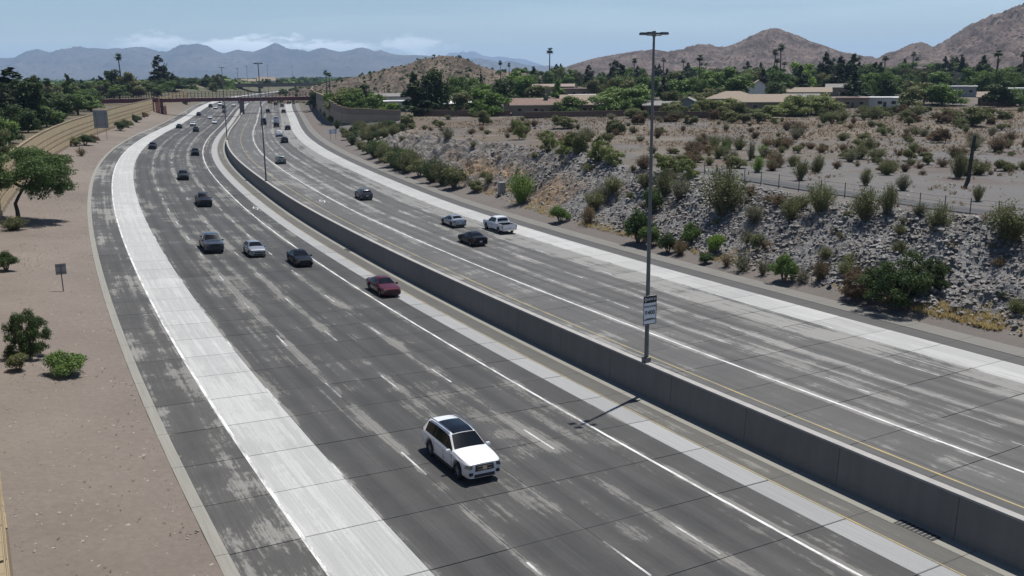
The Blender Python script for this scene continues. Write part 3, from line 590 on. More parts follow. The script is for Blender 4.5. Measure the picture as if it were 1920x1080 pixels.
# ------------------------------------------------------------------ maroon footbridge
bA, bP, bB = np.array([*rp(424, -37.2)]), np.array([*rp(452, -0.6)]), np.array([*rp(470, 31.5)])
bA = np.array([*rp(424, -33.2)]); bP = np.array([*rp(430, -0.2)]); bB = np.array([*rp(432, 33.0)])
br = thing('footbridge', 'maroon steel footbridge spanning both carriageways on a central pier', 'bridge', (float(bP[0]), float(bP[1]), float(cz(430))))
BO = np.array(br.location)
def seg_box(name, A, B, z0, z1, wd, mat, par, rel=BO, ext=0.0):
    A, B = np.array(A), np.array(B); d = B - A; ln = np.hypot(*d); A = A - d / ln * ext; B = B + d / ln * ext; nn = np.array([-d[1], d[0]]) / ln * wd / 2
    V = [(*(p + sg_ * nn), z) for p in (A, B) for sg_ in (-1, 1) for z in (z0, z1)]
    return mk(name, np.array(V) - rel, [(0, 4, 5, 1), (2, 3, 7, 6), (1, 5, 7, 3), (0, 2, 6, 4), (0, 1, 3, 2), (4, 6, 7, 5)], mat, par)
BZ = 8.35
seg_box('beam', bA, bP, BZ + .35, BZ + 1.9, 3.0, M['maroon'], br); seg_box('beam', bP, bB, BZ + .1, BZ + 1.7, 3.0, M['maroon'], br)
tdir = (bB - bA) / np.hypot(*(bB - bA)); nrm = np.array([-tdir[1], tdir[0]])
pier = MB().box((0, 0, 3.6), (1.7, 2.6, 8.2), math.atan2(tdir[1], tdir[0]), taper=1.15).build('pier', simple('pier_concrete', (0.16, 0.13, 0.125), 0.85, var=.15), br)
M['mesh_rail'] = simple('dark_rail', (0.055, 0.03, 0.03), 0.7)
for (A, B, zt) in ((bA, bP, BZ + 1.9), (bP, bB, BZ + 1.7)):
    ln = np.hypot(*(B - A)); k = int(ln / 1.5)
    for sgn in (-1, 1):
        of = nrm * 1.42 * sgn
        for zz in (.6, 1.2, 1.9, 2.6): seg_box('rail', A + of, B + of, zt + zz, zt + zz + .09, .08, M['mesh_rail'], br)
        for i in range(k + 1): p = A + (B - A) * i / k + of; seg_box('post', p - tdir * .05, p + tdir * .05, zt, zt + 2.6, .1, M['mesh_rail'], br)
# stair tower and ramp on the left bank
tw = thing('bridge_tower', 'salmon block tower with maroon column carrying the left end of the bridge', 'tower', (float(bA[0]), float(bA[1]), lbase(424, -33.6)))
TO = np.array(tw.location); gz = TO[2]
A2 = np.array([*rp(424, -33.6)]); seg_box('wall', A2 - tdir * 2.4, A2 - tdir * .5, gz - .5, BZ + 2.2, 3.2, M['salmon'], tw, TO); seg_box('wall', A2 + tdir * .9, A2 + tdir * 2.0, gz - .5, gz + 3.4, 3.0, M['salmon'], tw, TO)
seg_box('column', A2 - tdir * .4, A2 + tdir * .8, gz - .5, BZ + 2.0, 1.5, M['maroon'], tw, TO)
rmp = thing('bridge_ramp', 'maroon approach ramp with dark railing behind the tan noise wall', 'ramp', (float(A2[0]), float(A2[1]), BZ))
RO = np.array(rmp.location); C1_, C2_ = A2 - tdir * 1.0, np.array([*rp(400, -72)])
seg_box('beam', C1_, C2_, BZ + .5, BZ + 2.2, 2.8, M['maroon'], rmp, RO)
dd = (C2_ - C1_) / np.hypot(*(C2_ - C1_)); dn = np.array([-dd[1], dd[0]])
for sgn in (-1, 1):
    for zz in (2.7, 3.3, 3.9, 4.5, 5.1, 5.7): seg_box('rail', C1_ + dn * 1.3 * sgn, C2_ + dn * 1.3 * sgn, BZ + zz, BZ + zz + .1, .08, M['mesh_rail'], rmp, RO)
    for i in range(40): p = C1_ + (C2_ - C1_) * i / 39 + dn * 1.3 * sgn; seg_box('post', p - dd * .06, p + dd * .06, BZ + 2.2, BZ + 5.8, .1, M['mesh_rail'], rmp, RO)
for f in (.55, .62, .97): p = C1_ + (C2_ - C1_) * f; seg_box('support', p - dd * .5, p + dd * .5, 4.0, BZ + .3, 1.2, M['salmon'] if f != .62 else M['maroon'], rmp, RO)
seg_box('landing', bB - tdir * 2.5, bB + tdir * 1.5, 4.0, BZ + 1.72, 4.5, M['maroon'], br)
# far road bridge beyond the footbridge
ov = thing('overpass', 'far grey road bridge crossing the freeway in the distance', 'bridge', tuple(rpz(760, 0)))
OO = np.array(ov.location); M['far_conc'] = simple('far_concrete', (0.15, 0.13, 0.115), 0.9, var=.3, vscale=.05)
oA, oB = np.array([*rp(745, -85)]), np.array([*rp(770, 75)]); zt = float(zr(760, -5)) + 5.6
seg_box('deck', oA, oB, zt, zt + 1.6, 14, M['far_conc'], ov, OO); od = (oB - oA) / np.hypot(*(oB - oA))
for f in (.2, .36, .53, .68, .84): p = oA + (oB - oA) * f; seg_box('pier', p - od * .8, p + od * .8, zt - 8, zt, 8, M['far_conc'], ov, OO)
on = np.array([-od[1], od[0]])
for sgn in (-1, 1): seg_box('parapet', oA + on * 6.8 * sgn, oB + on * 6.8 * sgn, zt + 1.6, zt + 2.6, .4, M['far_conc'], ov, OO)
M['emb'] = simple('far_earth', (0.105, 0.088, 0.066), 0.95, var=.25, vscale=.04)
for nm, o0, o1, lb in (('embankment', -34, -60, 'left'), ('embankment', 32, 70, 'right')):
    P = []
    for s_ in np.arange(600, 900, 12.0):
        for f in (0, .3, .7, 1): x, y = rp(s_, o0 + (o1 - o0) * f); P.append((float(x), float(y), float(zr(s_, np.sign(o0) * 27)) - .2 + 7.5 * f + rnd.uniform(-.4, .4) * (0 < f < 1)))
    n_ = len(P) // 4; tag(mk(nm, P, [(i * 4 + j, i * 4 + 4 + j, i * 4 + 5 + j, i * 4 + 1 + j) if o0 > 0 else (i * 4 + j, i * 4 + 1 + j, i * 4 + 5 + j, i * 4 + 4 + j) for i in range(n_ - 1) for j in range(3)], M['emb'], smooth=True), 'bare earth bank %s of the far freeway' % lb, kind='structure')

# ------------------------------------------------------------------ hills and far mountains
def ridge_hill(name, label, sil, D, depth, mat, seed, nu=160, nv=36, rough=0.35, base=6.0, freq=9.0):
    sil = np.array(sil, float); u = np.linspace(sil[0, 0], sil[-1, 0], nu); yy = np.interp(u, sil[:, 0], sil[:, 1])
    v = np.linspace(-1, 1, nv); V = []
    dist = D(u) if callable(D) else np.full(nu, float(D))
    dirs = np.array([ray(a, b) for a, b in zip(u, yy)]); tt = dist / dirs[:, 1]; RX_, RZ_ = dirs[:, 0] * tt, CH + dirs[:, 2] * tt
    U_, V_ = np.meshgrid(np.arange(nu), np.arange(nv)); vv = v[V_]; yv = dist[U_] + vv * depth; ax_ = np.abs(vv)
    xv = RX_[U_] * (1 + vv * depth / dist[U_] * 0.8); q_ = xv / depth; H_ = RZ_[U_] - base
    wx = fbm(q_ * 2.2, vv * 2.2, seed + 3, 3) - .5
    rid = 1 - np.abs(2 * fbm(q_ * 3.0 + wx * .8, vv * 1.5, seed, 5, .55) - 1); rid2 = 1 - np.abs(2 * fbm(q_ * 11 + wx * 2, vv * 7 + wx, seed + 5, 5, .6) - 1)
    m1 = np.minimum(1, ax_ * 4); m2 = np.minimum(1, ax_ * 9 + .12)
    z = base - 2 + (H_ + 2) * (1 - ax_) ** 0.9 + H_ * (rough * .75 * (rid - .72) * m1 * (1 - ax_) ** .4 + rough * .42 * (rid2 - .72) * m2 * (1 - ax_) ** .3)
    P = np.stack([xv, yv, z], -1).reshape(-1, 3); ii = np.arange(nu * nv).reshape(nv, nu)
    fs = np.stack([ii[:-1, :-1], ii[:-1, 1:], ii[1:, 1:], ii[1:, :-1]], -1).reshape(-1, 4)
    return tag(mk(name, P, fs, mat, smooth=True), label, kind='structure')
SIL_A = [(520, 172), (560, 166), (600, 158), (640, 148), (680, 141), (720, 131), (760, 124), (785, 113), (805, 107), (825, 104), (850, 106), (872, 111), (890, 121), (910, 128), (930, 133), (960, 135), (1000, 139), (1040, 146), (1090, 156)]
SIL_C = [(980, 150), (1040, 132), (1090, 116), (1120, 108), (1160, 101), (1200, 97), (1225, 97), (1250, 101), (1290, 92), (1330, 84), (1345, 91), (1362, 90), (1390, 78), (1420, 62), (1445, 54), (1462, 53), (1480, 61), (1510, 75), (1545, 88), (1570, 98), (1610, 105), (1645, 113), (1700, 122), (1760, 132)]
SIL_D = [(1560, 138), (1620, 122), (1650, 110), (1668, 100), (1685, 96), (1700, 88), (1722, 85), (1736, 87), (1748, 93), (1772, 80), (1800, 64), (1830, 46), (1860, 34), (1890, 24), (1920, 14), (1960, 0), (2010, -14), (2080, -20), (2180, 10), (2300, 50), (2400, 100)]
SIL_E = [(-500, 125), (-350, 104), (-250, 112), (-150, 100), (-60, 112), (0, 110), (30, 108), (50, 96), (70, 92), (95, 98), (110, 94), (135, 90), (152, 88), (165, 91), (180, 91), (200, 92), (218, 90), (230, 91), (255, 88), (272, 89), (285, 93), (300, 97), (318, 96), (330, 89), (338, 84), (352, 83), (362, 83), (374, 81), (388, 85), (402, 93), (420, 100), (432, 98), (448, 94), (462, 97), (480, 97), (497, 91), (510, 85), (518, 82), (526, 84), (538, 91), (550, 93), (560, 93), (580, 98), (592, 94), (605, 91), (622, 94), (640, 97), (655, 94), (668, 90), (679, 88), (690, 91), (702, 96), (715, 94), (730, 100), (750, 104), (780, 104), (800, 105), (830, 108), (850, 110), (870, 112), (890, 110), (900, 110), (920, 113), (940, 117), (957, 114), (975, 119), (1000, 124), (1030, 123), (1060, 127), (1110, 130), (1160, 134), (1300, 140)]
SIL_F = [(760, 130), (800, 116), (835, 104), (842, 98), (850, 97), (860, 99), (866, 96), (878, 97), (884, 95), (893, 97), (905, 103), (920, 106), (935, 105), (955, 107), (985, 111), (1005, 118), (1030, 126), (1080, 138)]
ridge_hill('hill', 'rocky brown hill with dark outcrops behind the white-roofed houses', SIL_A, 620, 120, M['hill_a'], 3, 300, 90, .8, 7, 14)
ridge_hill('hill', 'brown desert mountain with a rounded central peak behind the neighbourhood', SIL_C, 1900, 520, M['hill_c'], 8, 420, 120, .95, 8, 12)
ridge_hill('hill', 'steep brown mountain flank rising out of frame at right', SIL_D, 1550, 480, M['hill_c'], 15, 420, 120, .95, 8, 12)
ridge_hill('mountain_range', 'long hazy blue mountain range along the horizon', SIL_E, 12500, 2600, M['hill_e'], 21, 900, 70, .6, 8, 46)
ridge_hill('mountain_range', 'faint pale blue four-topped peak behind the range', SIL_F, 22500, 2400, M['hill_e'], 27, 120, 24, .4, 8, 14)

# ------------------------------------------------------------------ vehicles
def paint(name, col, metal=0.0, rough=0.35): return simple('paint_' + name, col, rough, metal, coat=1.0)
P_ = dict(white=paint('white', (0.62, 0.63, 0.65)), silver=paint('silver', (0.27, 0.28, 0.30), .6, .38), grey=simple('paint_grey', (0.05, 0.052, 0.057), .35, .3, .4, .4), slate=simple('paint_slate', (0.036, 0.046, 0.066), .32, .3, .5, .4),
          black=simple('paint_black', (0.004, 0.004, 0.005), .35, 0, .12, .2), navy=simple('paint_navy', (0.008, 0.010, 0.018), .35, 0, .2, .25), maroon=simple('paint_maroon', (0.058, 0.0015, 0.006), .3, 0, .35, .3), char=simple('paint_charcoal', (0.013, 0.014, 0.016), .35, .1, .2, .25), sage=simple('paint_sage', (0.12, 0.135, 0.12), .35, .4, .5, .4))
M['glass'] = simple('car_glass', (0.004, 0.005, 0.007), 0.1, spec=0.3); M['tyre'] = simple('tyre', (0.012, 0.012, 0.012), 0.85)
M['rim'] = simple('rim', (0.30, 0.30, 0.31), 0.35, 0.9); M['trim'] = simple('black_trim', (0.012, 0.012, 0.013), 0.5); M['head'] = simple('headlight', (0.07, 0.075, 0.085), 0.1, .2, 1.0)
M['tail'] = simple('taillight', (0.16, 0.006, 0.006), 0.2, 0, .8); M['plate'] = simple('plate', (0.5, 0.5, 0.48), 0.5); M['chrome'] = simple('chrome', (0.5, 0.5, 0.5), .2, 1.0)
def loft_car(kind):
    """one vehicle at the origin, nose along +x. table rows: x, belt height, top height, half width, half width of the top"""
    K = dict(
        big_suv=dict(r=.39, wx=(1.62, -1.50), zb=.30, cowl=(1.12, .32), back=(-2.20, -2.52), glass=(1.0, -2.12), split=(.16, -.95, ), T=[(2.60, .72, .80, .70, .55), (2.56, .86, .96, .84, .70), (2.40, .97, 1.06, .93, .80), (1.8, 1.03, 1.14, .965, .85), (1.12, 1.07, 1.20, .975, .85), (.32, 1.10, 1.73, .985, .64), (-.2, 1.12, 1.80, .985, .66), (-1.3, 1.13, 1.80, .985, .66), (-2.05, 1.13, 1.74, .97, .64), (-2.2, 1.13, 1.68, .96, .62), (-2.52, 1.06, 1.16, .93, .80), (-2.6, .78, .84, .90, .82)]),
        suv=dict(r=.36, wx=(1.36, -1.36), zb=.30, cowl=(1.0, .25), back=(-1.85, -2.2), glass=(.9, -1.8), split=(.05, -.85), T=[(2.3, .68, .76, .64, .5), (2.25, .84, .93, .80, .68), (2.05, .93, 1.02, .88, .76), (1.6, .98, 1.08, .92, .80), (1.0, 1.02, 1.14, .93, .80), (.25, 1.05, 1.60, .935, .60), (-.2, 1.06, 1.66, .935, .62), (-1.1, 1.07, 1.65, .935, .62), (-1.75, 1.08, 1.58, .92, .58), (-1.85, 1.08, 1.54, .91, .58), (-2.2, 1.02, 1.10, .88, .74), (-2.3, .72, .78, .84, .76)]),
        sedan=dict(r=.33, wx=(1.42, -1.40), zb=.24, cowl=(.95, .12), back=(-1.05, -1.75), glass=(.85, -1.35), split=(.0, -.80), T=[(2.42, .55, .62, .62, .45), (2.36, .66, .74, .80, .66), (2.1, .76, .84, .88, .76), (1.5, .83, .92, .905, .78), (.95, .88, .98, .915, .78), (.12, .91, 1.38, .92, .56), (-.25, .92, 1.44, .92, .57), (-.7, .93, 1.43, .92, .56), (-1.05, .94, 1.36, .91, .56), (-1.75, .96, 1.06, .90, .70), (-2.3, .94, 1.02, .85, .70), (-2.42, .62, .68, .80, .70)]),
        hatch=dict(r=.32, wx=(1.30, -1.28), zb=.24, cowl=(.95, .15), back=(-1.6, -2.05), glass=(.85, -1.6), split=(-.05, -.85), T=[(2.15, .58, .66, .62, .45), (2.08, .72, .80, .78, .64), (1.85, .82, .90, .86, .74), (1.4, .88, .97, .89, .76), (.95, .92, 1.03, .90, .76), (.15, .95, 1.42, .90, .56), (-.25, .96, 1.47, .90, .57), (-.9, .97, 1.45, .90, .56), (-1.6, .99, 1.34, .89, .54), (-2.05, .95, 1.04, .86, .70), (-2.15, .64, .70, .80, .70)]),
        pickup=dict(r=.40, wx=(1.85, -1.75), zb=.38, cowl=(1.25, .65), back=(-.95, -1.08), glass=(1.15, -.9), split=(.15,), T=[(2.85, .80, .90, .80, .65), (2.80, 1.0, 1.10, .93, .80), (2.6, 1.10, 1.18, .97, .86), (1.9, 1.13, 1.23, .985, .88), (1.25, 1.16, 1.28, .99, .88), (.65, 1.18, 1.80, .99, .66), (.3, 1.19, 1.87, .99, .68), (-.5, 1.19, 1.87, .99, .68), (-.95, 1.19, 1.82, .985, .66), (-1.08, 1.18, 1.24, .98, .84), (-1.12, 1.12, 1.16, .97, .86)]),
        van=dict(r=.36, wx=(1.75, -1.75), zb=.32, cowl=(2.0, 1.35), back=(-2.72, -2.80), glass=(1.9, .4), split=(1.0,), T=[(2.8, .75, .85, .75, .6), (2.72, .95, 1.05, .88, .75), (2.45, 1.08, 1.18, .95, .82), (2.0, 1.18, 1.35, .98, .84), (1.35, 1.22, 2.25, .99, .78), (.9, 1.24, 2.42, .99, .82), (-2.4, 1.24, 2.42, .99, .82), (-2.72, 1.22, 2.36, .98, .80), (-2.8, 1.15, 1.30, .96, .86)]))[kind]
    T = np.array(K['T'])[::-1]; r = K['r']; ra_ = r + .09
    root = empty('car')
    def at(x): return [float(np.interp(x, T[:, 0], T[:, i])) for i in (1, 2, 3, 4)]
    def zbot(x):
        for w in K['wx']:
            d = abs(x - w)
            if d < ra_: return max(K['zb'], r + math.sqrt(ra_ * ra_ - d * d) * .98)
        return K['zb']
    xs = set(round(float(x), 3) for x in T[:, 0])
    for w in K['wx']:
        for f in (-1.01, -.985, -.85, -.6, -.3, 0, .3, .6, .85, .985, 1.01): xs.add(round(w + f * ra_, 3))
    xs = sorted(x for x in xs if T[0, 0] <= x <= T[-1, 0])
    for a, b in zip(list(xs), list(xs)[1:]):
        if b - a > .35: xs += [a + (b - a) * k / int((b - a) / .25 + 1) for k in range(1, int((b - a) / .25 + 1))]
    xs.sort()
    def sec(x):
        zl, zt, hw, ht = at(x); zb = min(zbot(x), zl - .1); k = min(1, (zt - zl) / .25)
        return [(0, zb), (hw - .10, zb), (hw - .02, min(zb + .08, zl - .08)), (hw, zb + .55 * (zl - zb)), (hw - .015, zl - .05), (hw - .05, zl), (ht + .045, zt - .075 * k), (ht - .04, zt - .018 * k), (ht * .5, zt + .012), (0, zt + .02)]
    V = []; Fc = []; n = 18
    for x in xs:
        p = sec(x); V += [(x, y, z) for y, z in p] + [(x, -y, z) for y, z in p[8:0:-1]]
    for i in range(len(xs) - 1):
        for k in range(n): j = (k + 1) % n; Fc.append((i * n + k, i * n + j, (i + 1) * n + j, (i + 1) * n + k))
    Fc += [tuple(range(n))[::-1], tuple((len(xs) - 1) * n + k for k in range(n))]
    body = mk('body', V, Fc, P_['white'], root, True, 38)
    def patch(name, xa, xb, kind_, mat, inset=.0, nx=6, off=.012, par=None, crop=1.0):
        vs = []; cols = 0
        for i in range(nx + 1):
            x = xa + (xb - xa) * i / nx; p = sec(x); top = [p[7], p[8], p[9], (-p[8][0], p[8][1]), (-p[7][0], p[7][1])]
            z2 = sec(x + .03); z1 = sec(x - .03); sl = (z2[9][1] - z1[9][1]) / .06; nv = Vector((-sl, 0, 1)).normalized() * off
            if kind_ == 'top': row = [(x + nv.x, y * crop, z + nv.z) for y, z in top]
            else:
                a, b = p[5], p[6]; sg_ = 1 if kind_ == 'left' else -1
                row = [(x, sg_ * (a[0] + (b[0] - a[0]) * t + off), a[1] + (b[1] - a[1]) * t) for t in (.06, .5, .93)]
            cols = len(row); vs += row
        fs = [(i * cols + j, i * cols + j + 1, (i + 1) * cols + j + 1, (i + 1) * cols + j) for i in range(nx) for j in range(cols - 1)]
        return mk(name, vs, fs, mat, par or root, True)
    c0, c1_ = K['cowl']; patch('windscreen', c0 - .05, c1_ + .04, 'top', M['glass'], crop=1.02)
    b0, b1 = K['back']; patch('rear_window', b0 - .03, b1 + (.10 if kind != 'pickup' else .03), 'top', M['glass'], crop=.95)
    g0, g1 = K['glass']; sp_ = [g0] + list(K['split']) + [g1]
    for a, b in zip(sp_, sp_[1:]):
        for sd_ in ('left', 'right'): patch('side_window', a - .035, b + .035, sd_, M['glass'])
    for x_ in list(K['split']) + ([K['cowl'][0] - .08] if kind != 'van' else []):
        for sy in (-1, 1): hq = at(x_)[2]; z0_, z1_ = K['zb'] + .16, at(x_)[0] - .07; MB().box((x_, sy * (hq - .004), (z0_ + z1_) / 2), (.016, .02, z1_ - z0_)).build('door_seam', M['trim'], root)
    for x_ in K['split']:
        for sd_ in ('left', 'right'): patch('door_pillar', x_ + .05, x_ - .05, sd_, M['trim'], nx=1, off=.009)
    L0, L1 = T[0, 0], T[-1, 0]; zl, zt, hw, ht = at(L1 - .15)
    for w in K['wx']:
        for sy in (-1, 1):
            wh = empty('wheel'); wh.parent = root; wh.location = (w, sy * (K['T'][5][3] - .125), r)
            ring = []; fs = []; prof = [(.62, -.11), (.9, -.12), (1.0, -.08), (1.0, .08), (.9, .12), (.62, .11)]; nn = 20
            for a_ in range(nn):
                th = 2 * math.pi * a_ / nn; ring += [(math.cos(th) * r * q, yy, math.sin(th) * r * q) for q, yy in prof]
            for a_ in range(nn):
                for k in range(6): fs.append((a_ * 6 + k, a_ * 6 + (k + 1) % 6, ((a_ + 1) % nn) * 6 + (k + 1) % 6, ((a_ + 1) % nn) * 6 + k))
            mk('tyre', ring, fs, M['tyre'], wh, True, 50)
            q = MB().tube([(0, -.06, 0), (0, .06, 0)], r * .2, 10).tube([(0, -.055, 0), (0, .055, 0)], r * .62, 20)
            for a_ in range(5):
                th = 2 * math.pi * a_ / 5 + .3; q.tube([(0, sy * .08, 0), (math.cos(th) * r * .6, sy * .075, math.sin(th) * r * .6)], r * .075, 5)
            q.build('rim', M['rim'], wh)
    zl, zt, hw, ht = at(L1 - .12)
    for sy in (-1, 1):
        MB().box((L1 - .16, sy * (hw - .20), zl - .05), (.34, .42, .17), sy * -.45, taper=.85).build('headlight', M['head'], root)
        if kind in ('big_suv', 'suv'): MB().box((L1 - .10, sy * (hw - .22), zl - .40), (.24, .30, .14), sy * -.35).build('air_intake', M['trim'], root)
        zl2, _, hw2, _ = at(L0 + .12)
        if kind != 'pickup': MB().box((L0 + .10, sy * (hw2 - .12), zl2 - .12), (.16, .26, .16) if kind in ('sedan', 'hatch') else (.16, .16, .34), sy * .2).build('taillight', M['tail'], root)
        cx_ = K['cowl'][0] - .22; hwc = at(cx_)[2]
        MB().box((cx_, sy * (hwc + .09), at(cx_)[0] + .07), (.15, .24, .15), 0, taper=.8, bev=.15).build('mirror', P_['white'], root, True, 50)
    MB().box((L1 - .035, 0, zl - .14), (.10, hw * (1.12 if kind in ('big_suv', 'pickup') else 1.0), .30 if kind in ('big_suv', 'pickup') else .13), taper=.92).build('grille', M['trim'], root)
    MB().box((L1 - .02, 0, K['zb'] + .10), (.08, hw * 1.2, .14)).build('front_bumper', M['trim'], root)
    if kind != 'pickup':
        zl2, _, hw2, _ = at(L0 + .1); MB().box((L0 + .03, 0, K['zb'] + .10), (.1, hw2 * 1.5, .16)).build('rear_bumper', M['trim'], root); MB().box((L0 + .004, 0, zl2 - .30), (.03, .32, .16)).build('number_plate', M['plate'], root)
    if kind == 'big_suv':
        patch('sunroof', .33, -1.32, 'top', M['glass'], crop=.92, off=.014)
        for sy in (-1, 1): MB().tube([(.2, sy * .63, 1.80), (-.3, sy * .66, 1.84), (-1.4, sy * .66, 1.84), (-1.95, sy * .65, 1.79)], .028, 6).build('roof_rail', M['chrome'], root, True)
        MB().box((L1 + .018, 0, zl - .14), (.03, .22, .22), bev=.3).build('badge', M['chrome'], root)
        for zz in (-.06, -.20): MB().box((L1 + .012, 0, zl + zz), (.03, hw * .9, .03)).build('grille_bar', M['chrome'], root)
        for sy in (-1, 1): MB().box((0.06, sy * .96, .33), (2.3, .12, .06)).build('side_step', M['trim'], root)
    if kind in ('big_suv', 'suv', 'sedan', 'hatch', 'pickup'):
        for sy in (-1, 1):
            for xx in ((.15, -.85) if kind != 'pickup' else (.3, -.7)):
                MB().box((xx, sy * (at(xx)[2] - .005), at(xx)[0] - .14), (.2, .03, .035)).build('door_handle', P_['white'], root)
    if kind == 'pickup':
        zf, zt_ = .72, 1.16; w = K['wx'][1]
        arch = [(w + ra_ * math.cos(a_), r + ra_ * math.sin(a_)) for a_ in np.linspace(0, math.pi, 9)]
        side = [(-2.9, zt_), (-2.9, .5), (w - ra_, .46)] + arch[::-1] + [(w + ra_, .46), (-1.13, .42), (-1.13, zt_)]
        for sy in (-1, 1): MB().prism(side, sy * .98, sy * .88).build('bed', P_['white'], root)
        MB().box((-2.0, 0, zf), (1.74, 1.76, .06)).build('bed_floor', M['trim'], root); MB().box((-1.17, 0, .92), (.06, 1.76, .44)).build('bed_front', M['trim'], root)
        MB().box((-2.88, 0, .86), (.07, 1.76, .56)).build('tailgate', P_['white'], root); MB().box((-2.98, 0, .52), (.14, 1.8, .16)).build('rear_bumper', M['chrome'], root); MB().box((-2.93, 0, .70), (.03, .32, .15)).build('number_plate', M['plate'], root)
        for sy in (-1, 1): MB().box((-2.91, sy * .92, .90), (.05, .12, .34)).build('taillight', M['tail'], root)
    return root
PROTO = {}; USED = set()
def vehicle(kind, px, py, side, col, label, cat='car', lane=None, group=None, ds=0.0, s_o=None):
    if s_o is None:
        D = ray(px, py); P = np.array([0, 0, CH]) + D * (CH / -D[2])
        for _ in range(40):
            a, b = sdo(P[0], P[1]); b = np.minimum(b, -.3) if side < 0 else np.maximum(b, .3); z = float(zr(a, b)[0]); P = .5 * P + .5 * (np.array([0, 0, CH]) + D * ((z - CH) / D[2]))
        s_, o_ = float(a[0]), float(b[0])
    else: s_, o_ = s_o
    if lane is not None: o_ = lane
    s_ += ds
    c = Vector(rpz(s_, o_, .006)); t = Vector(rpz(s_ + 1, o_, .006)) - Vector(rpz(s_ - 1, o_, .006)); l_ = Vector(rpz(s_, o_ - .5)) - Vector(rpz(s_, o_ + .5))
    if side < 0: t, l_ = -t, -l_
    t.normalize(); u = t.cross(l_).normalized(); l_ = u.cross(t)
    if kind not in PROTO: PROTO[kind] = loft_car(kind)
    mats = {k: P_[col] for k in ('body', 'mirror', 'bed', 'tailgate', 'door_handle')}
    o = copy_tree(PROTO[kind], None, mats)
    mw_ = Matrix((t, l_, u)).transposed().to_4x4(); mw_.translation = c; o.matrix_world = mw_
    nm = {'car': 'car', 'pickup': 'pickup_truck', 'suv': 'suv', 'van': 'van'}[cat]; o.name = nm
    return tag(o, label, {'pickup': 'pickup truck', 'suv': 'suv'}.get(cat, cat), group)
OV, AW = 'oncoming traffic on the left carriageway', 'traffic driving away on the right carriageway'
vehicle('big_suv', 862, 868, -1, 'white', 'white suv with black glass roof and dark grille, nearest vehicle', 'suv', -14.85, OV)
vehicle('sedan', 725, 548, -1, 'maroon', 'maroon red sedan alone in the lane beside the median wall', 'car', -4.6, OV)
vehicle('sedan', 566, 494, -1, 'black', 'black sedan right of the silver hatchback, oncoming', 'car', -8.15, OV)
vehicle('hatch', 480, 477, -1, 'silver', 'silver hatchback between the slate pickup and the black sedan', 'car', -11.5, OV)
vehicle('pickup', 398, 468, -1, 'slate', 'slate grey pickup truck left of the silver hatchback', 'pickup', -15.4, OV)
vehicle('pickup', 382, 384, -1, 'navy', 'dark navy pickup truck behind the slate pickup', 'pickup', -11.6, OV)
vehicle('suv', 343, 336, -1, 'char', 'charcoal suv oncoming, next behind the navy pickup', 'suv', -12.0, OV)
vehicle('suv', 370, 291, -1, 'black', 'black suv oncoming in the lane by the solid white line', 'suv', -8.0, OV)
vehicle('suv', 288, 279, -1, 'char', 'dark suv hugging the pale concrete lane', 'suv', -18.3, OV)
vehicle('suv', 365, 247, -1, 'black', 'dark boxy suv just behind the two dark suvs, below the white cars', 'suv', -11.8, OV)
vehicle('sedan', 334, 240, -1, 'black', 'small black sedan beside the pale lane, far down the left carriageway', 'car', -18.8, OV)
vehicle('suv', 358, 236, -1, 'white', 'white suv right of the small black sedan', 'suv', -15.5, OV)
vehicle('sedan', 399, 232, -1, 'white', 'white sedan nearest the solid line below the bridge shadow', 'car', -9.0, OV)
vehicle('sedan', 392, 223, -1, 'white', 'white sedan just in front of the bridge shadow', 'car', -12.6, OV)
vehicle('sedan', 369, 216, -1, 'black', 'black sedan in the bridge shadow beside the pale lane', 'car', -19.0, OV)
vehicle('sedan', 420, 211, -1, 'navy', 'dark navy sedan left of the bridge pier', 'car', -9.4, OV)
for k, (kd, px, py, cl, lb, ln) in enumerate([('sedan', 405, 204, 'white', 'white sedan in the far cluster beyond the footbridge', -15.2), ('suv', 397, 201, 'black', 'black suv left edge of the far cluster', -18.6), ('suv', 419, 203, 'black', 'black suv right edge of the far cluster', -11.6), ('van', 413, 198, 'white', 'pale van at the back of the far cluster', -15.2), ('sedan', 435, 199, 'white', 'white sedan passing under the bridge beside the pier', -8.2), ('suv', 434, 192, 'char', 'charcoal suv just beyond the bridge beside the pier', -8.4)]):
    vehicle(kd, px, py, -1, cl, lb, 'suv' if kd == 'suv' else 'van' if kd == 'van' else 'car', ln, OV)
vehicle('pickup', 944, 432, 1, 'white', 'white pickup truck with open bed driving away', 'pickup', 18.2, AW)
vehicle('sedan', 858, 422, 1, 'silver', 'silver sedan left of the white pickup, driving away', 'car', 14.8, AW)
vehicle('sedan', 892, 456, 1, 'black', 'black sedan driving away in front of the white pickup', 'car', 11.7, AW)
vehicle('suv', 689, 372, 1, 'grey', 'dark grey suv alone in the middle lanes, driving away', 'suv', 11.7, AW)
vehicle('suv', 527, 306, 1, 'sage', 'sage silver suv driving away near the second lamp post', 'suv', 8.5, AW)
vehicle('suv', 537, 267, 1, 'char', 'charcoal suv driving away directly behind the white suv', 'suv', 14.7, AW)
vehicle('suv', 527, 255, 1, 'white', 'white suv driving away above the charcoal suv', 'suv', 14.5, AW)
vehicle('sedan', 541, 243, 1, 'black', 'black sedan driving away beside the pale concrete lane', 'car', 17.8, AW)
vehicle('suv', 519, 238, 1, 'black', 'black suv right behind the white van', 'suv', 14.4, AW)
vehicle('van', 519, 231, 1, 'white', 'white van in the middle of the right carriageway', 'van', 14.4, AW)
vehicle('van', 497, 234, 1, 'char', 'dark tall van beside the second lamp post', 'van', 10.0, AW)
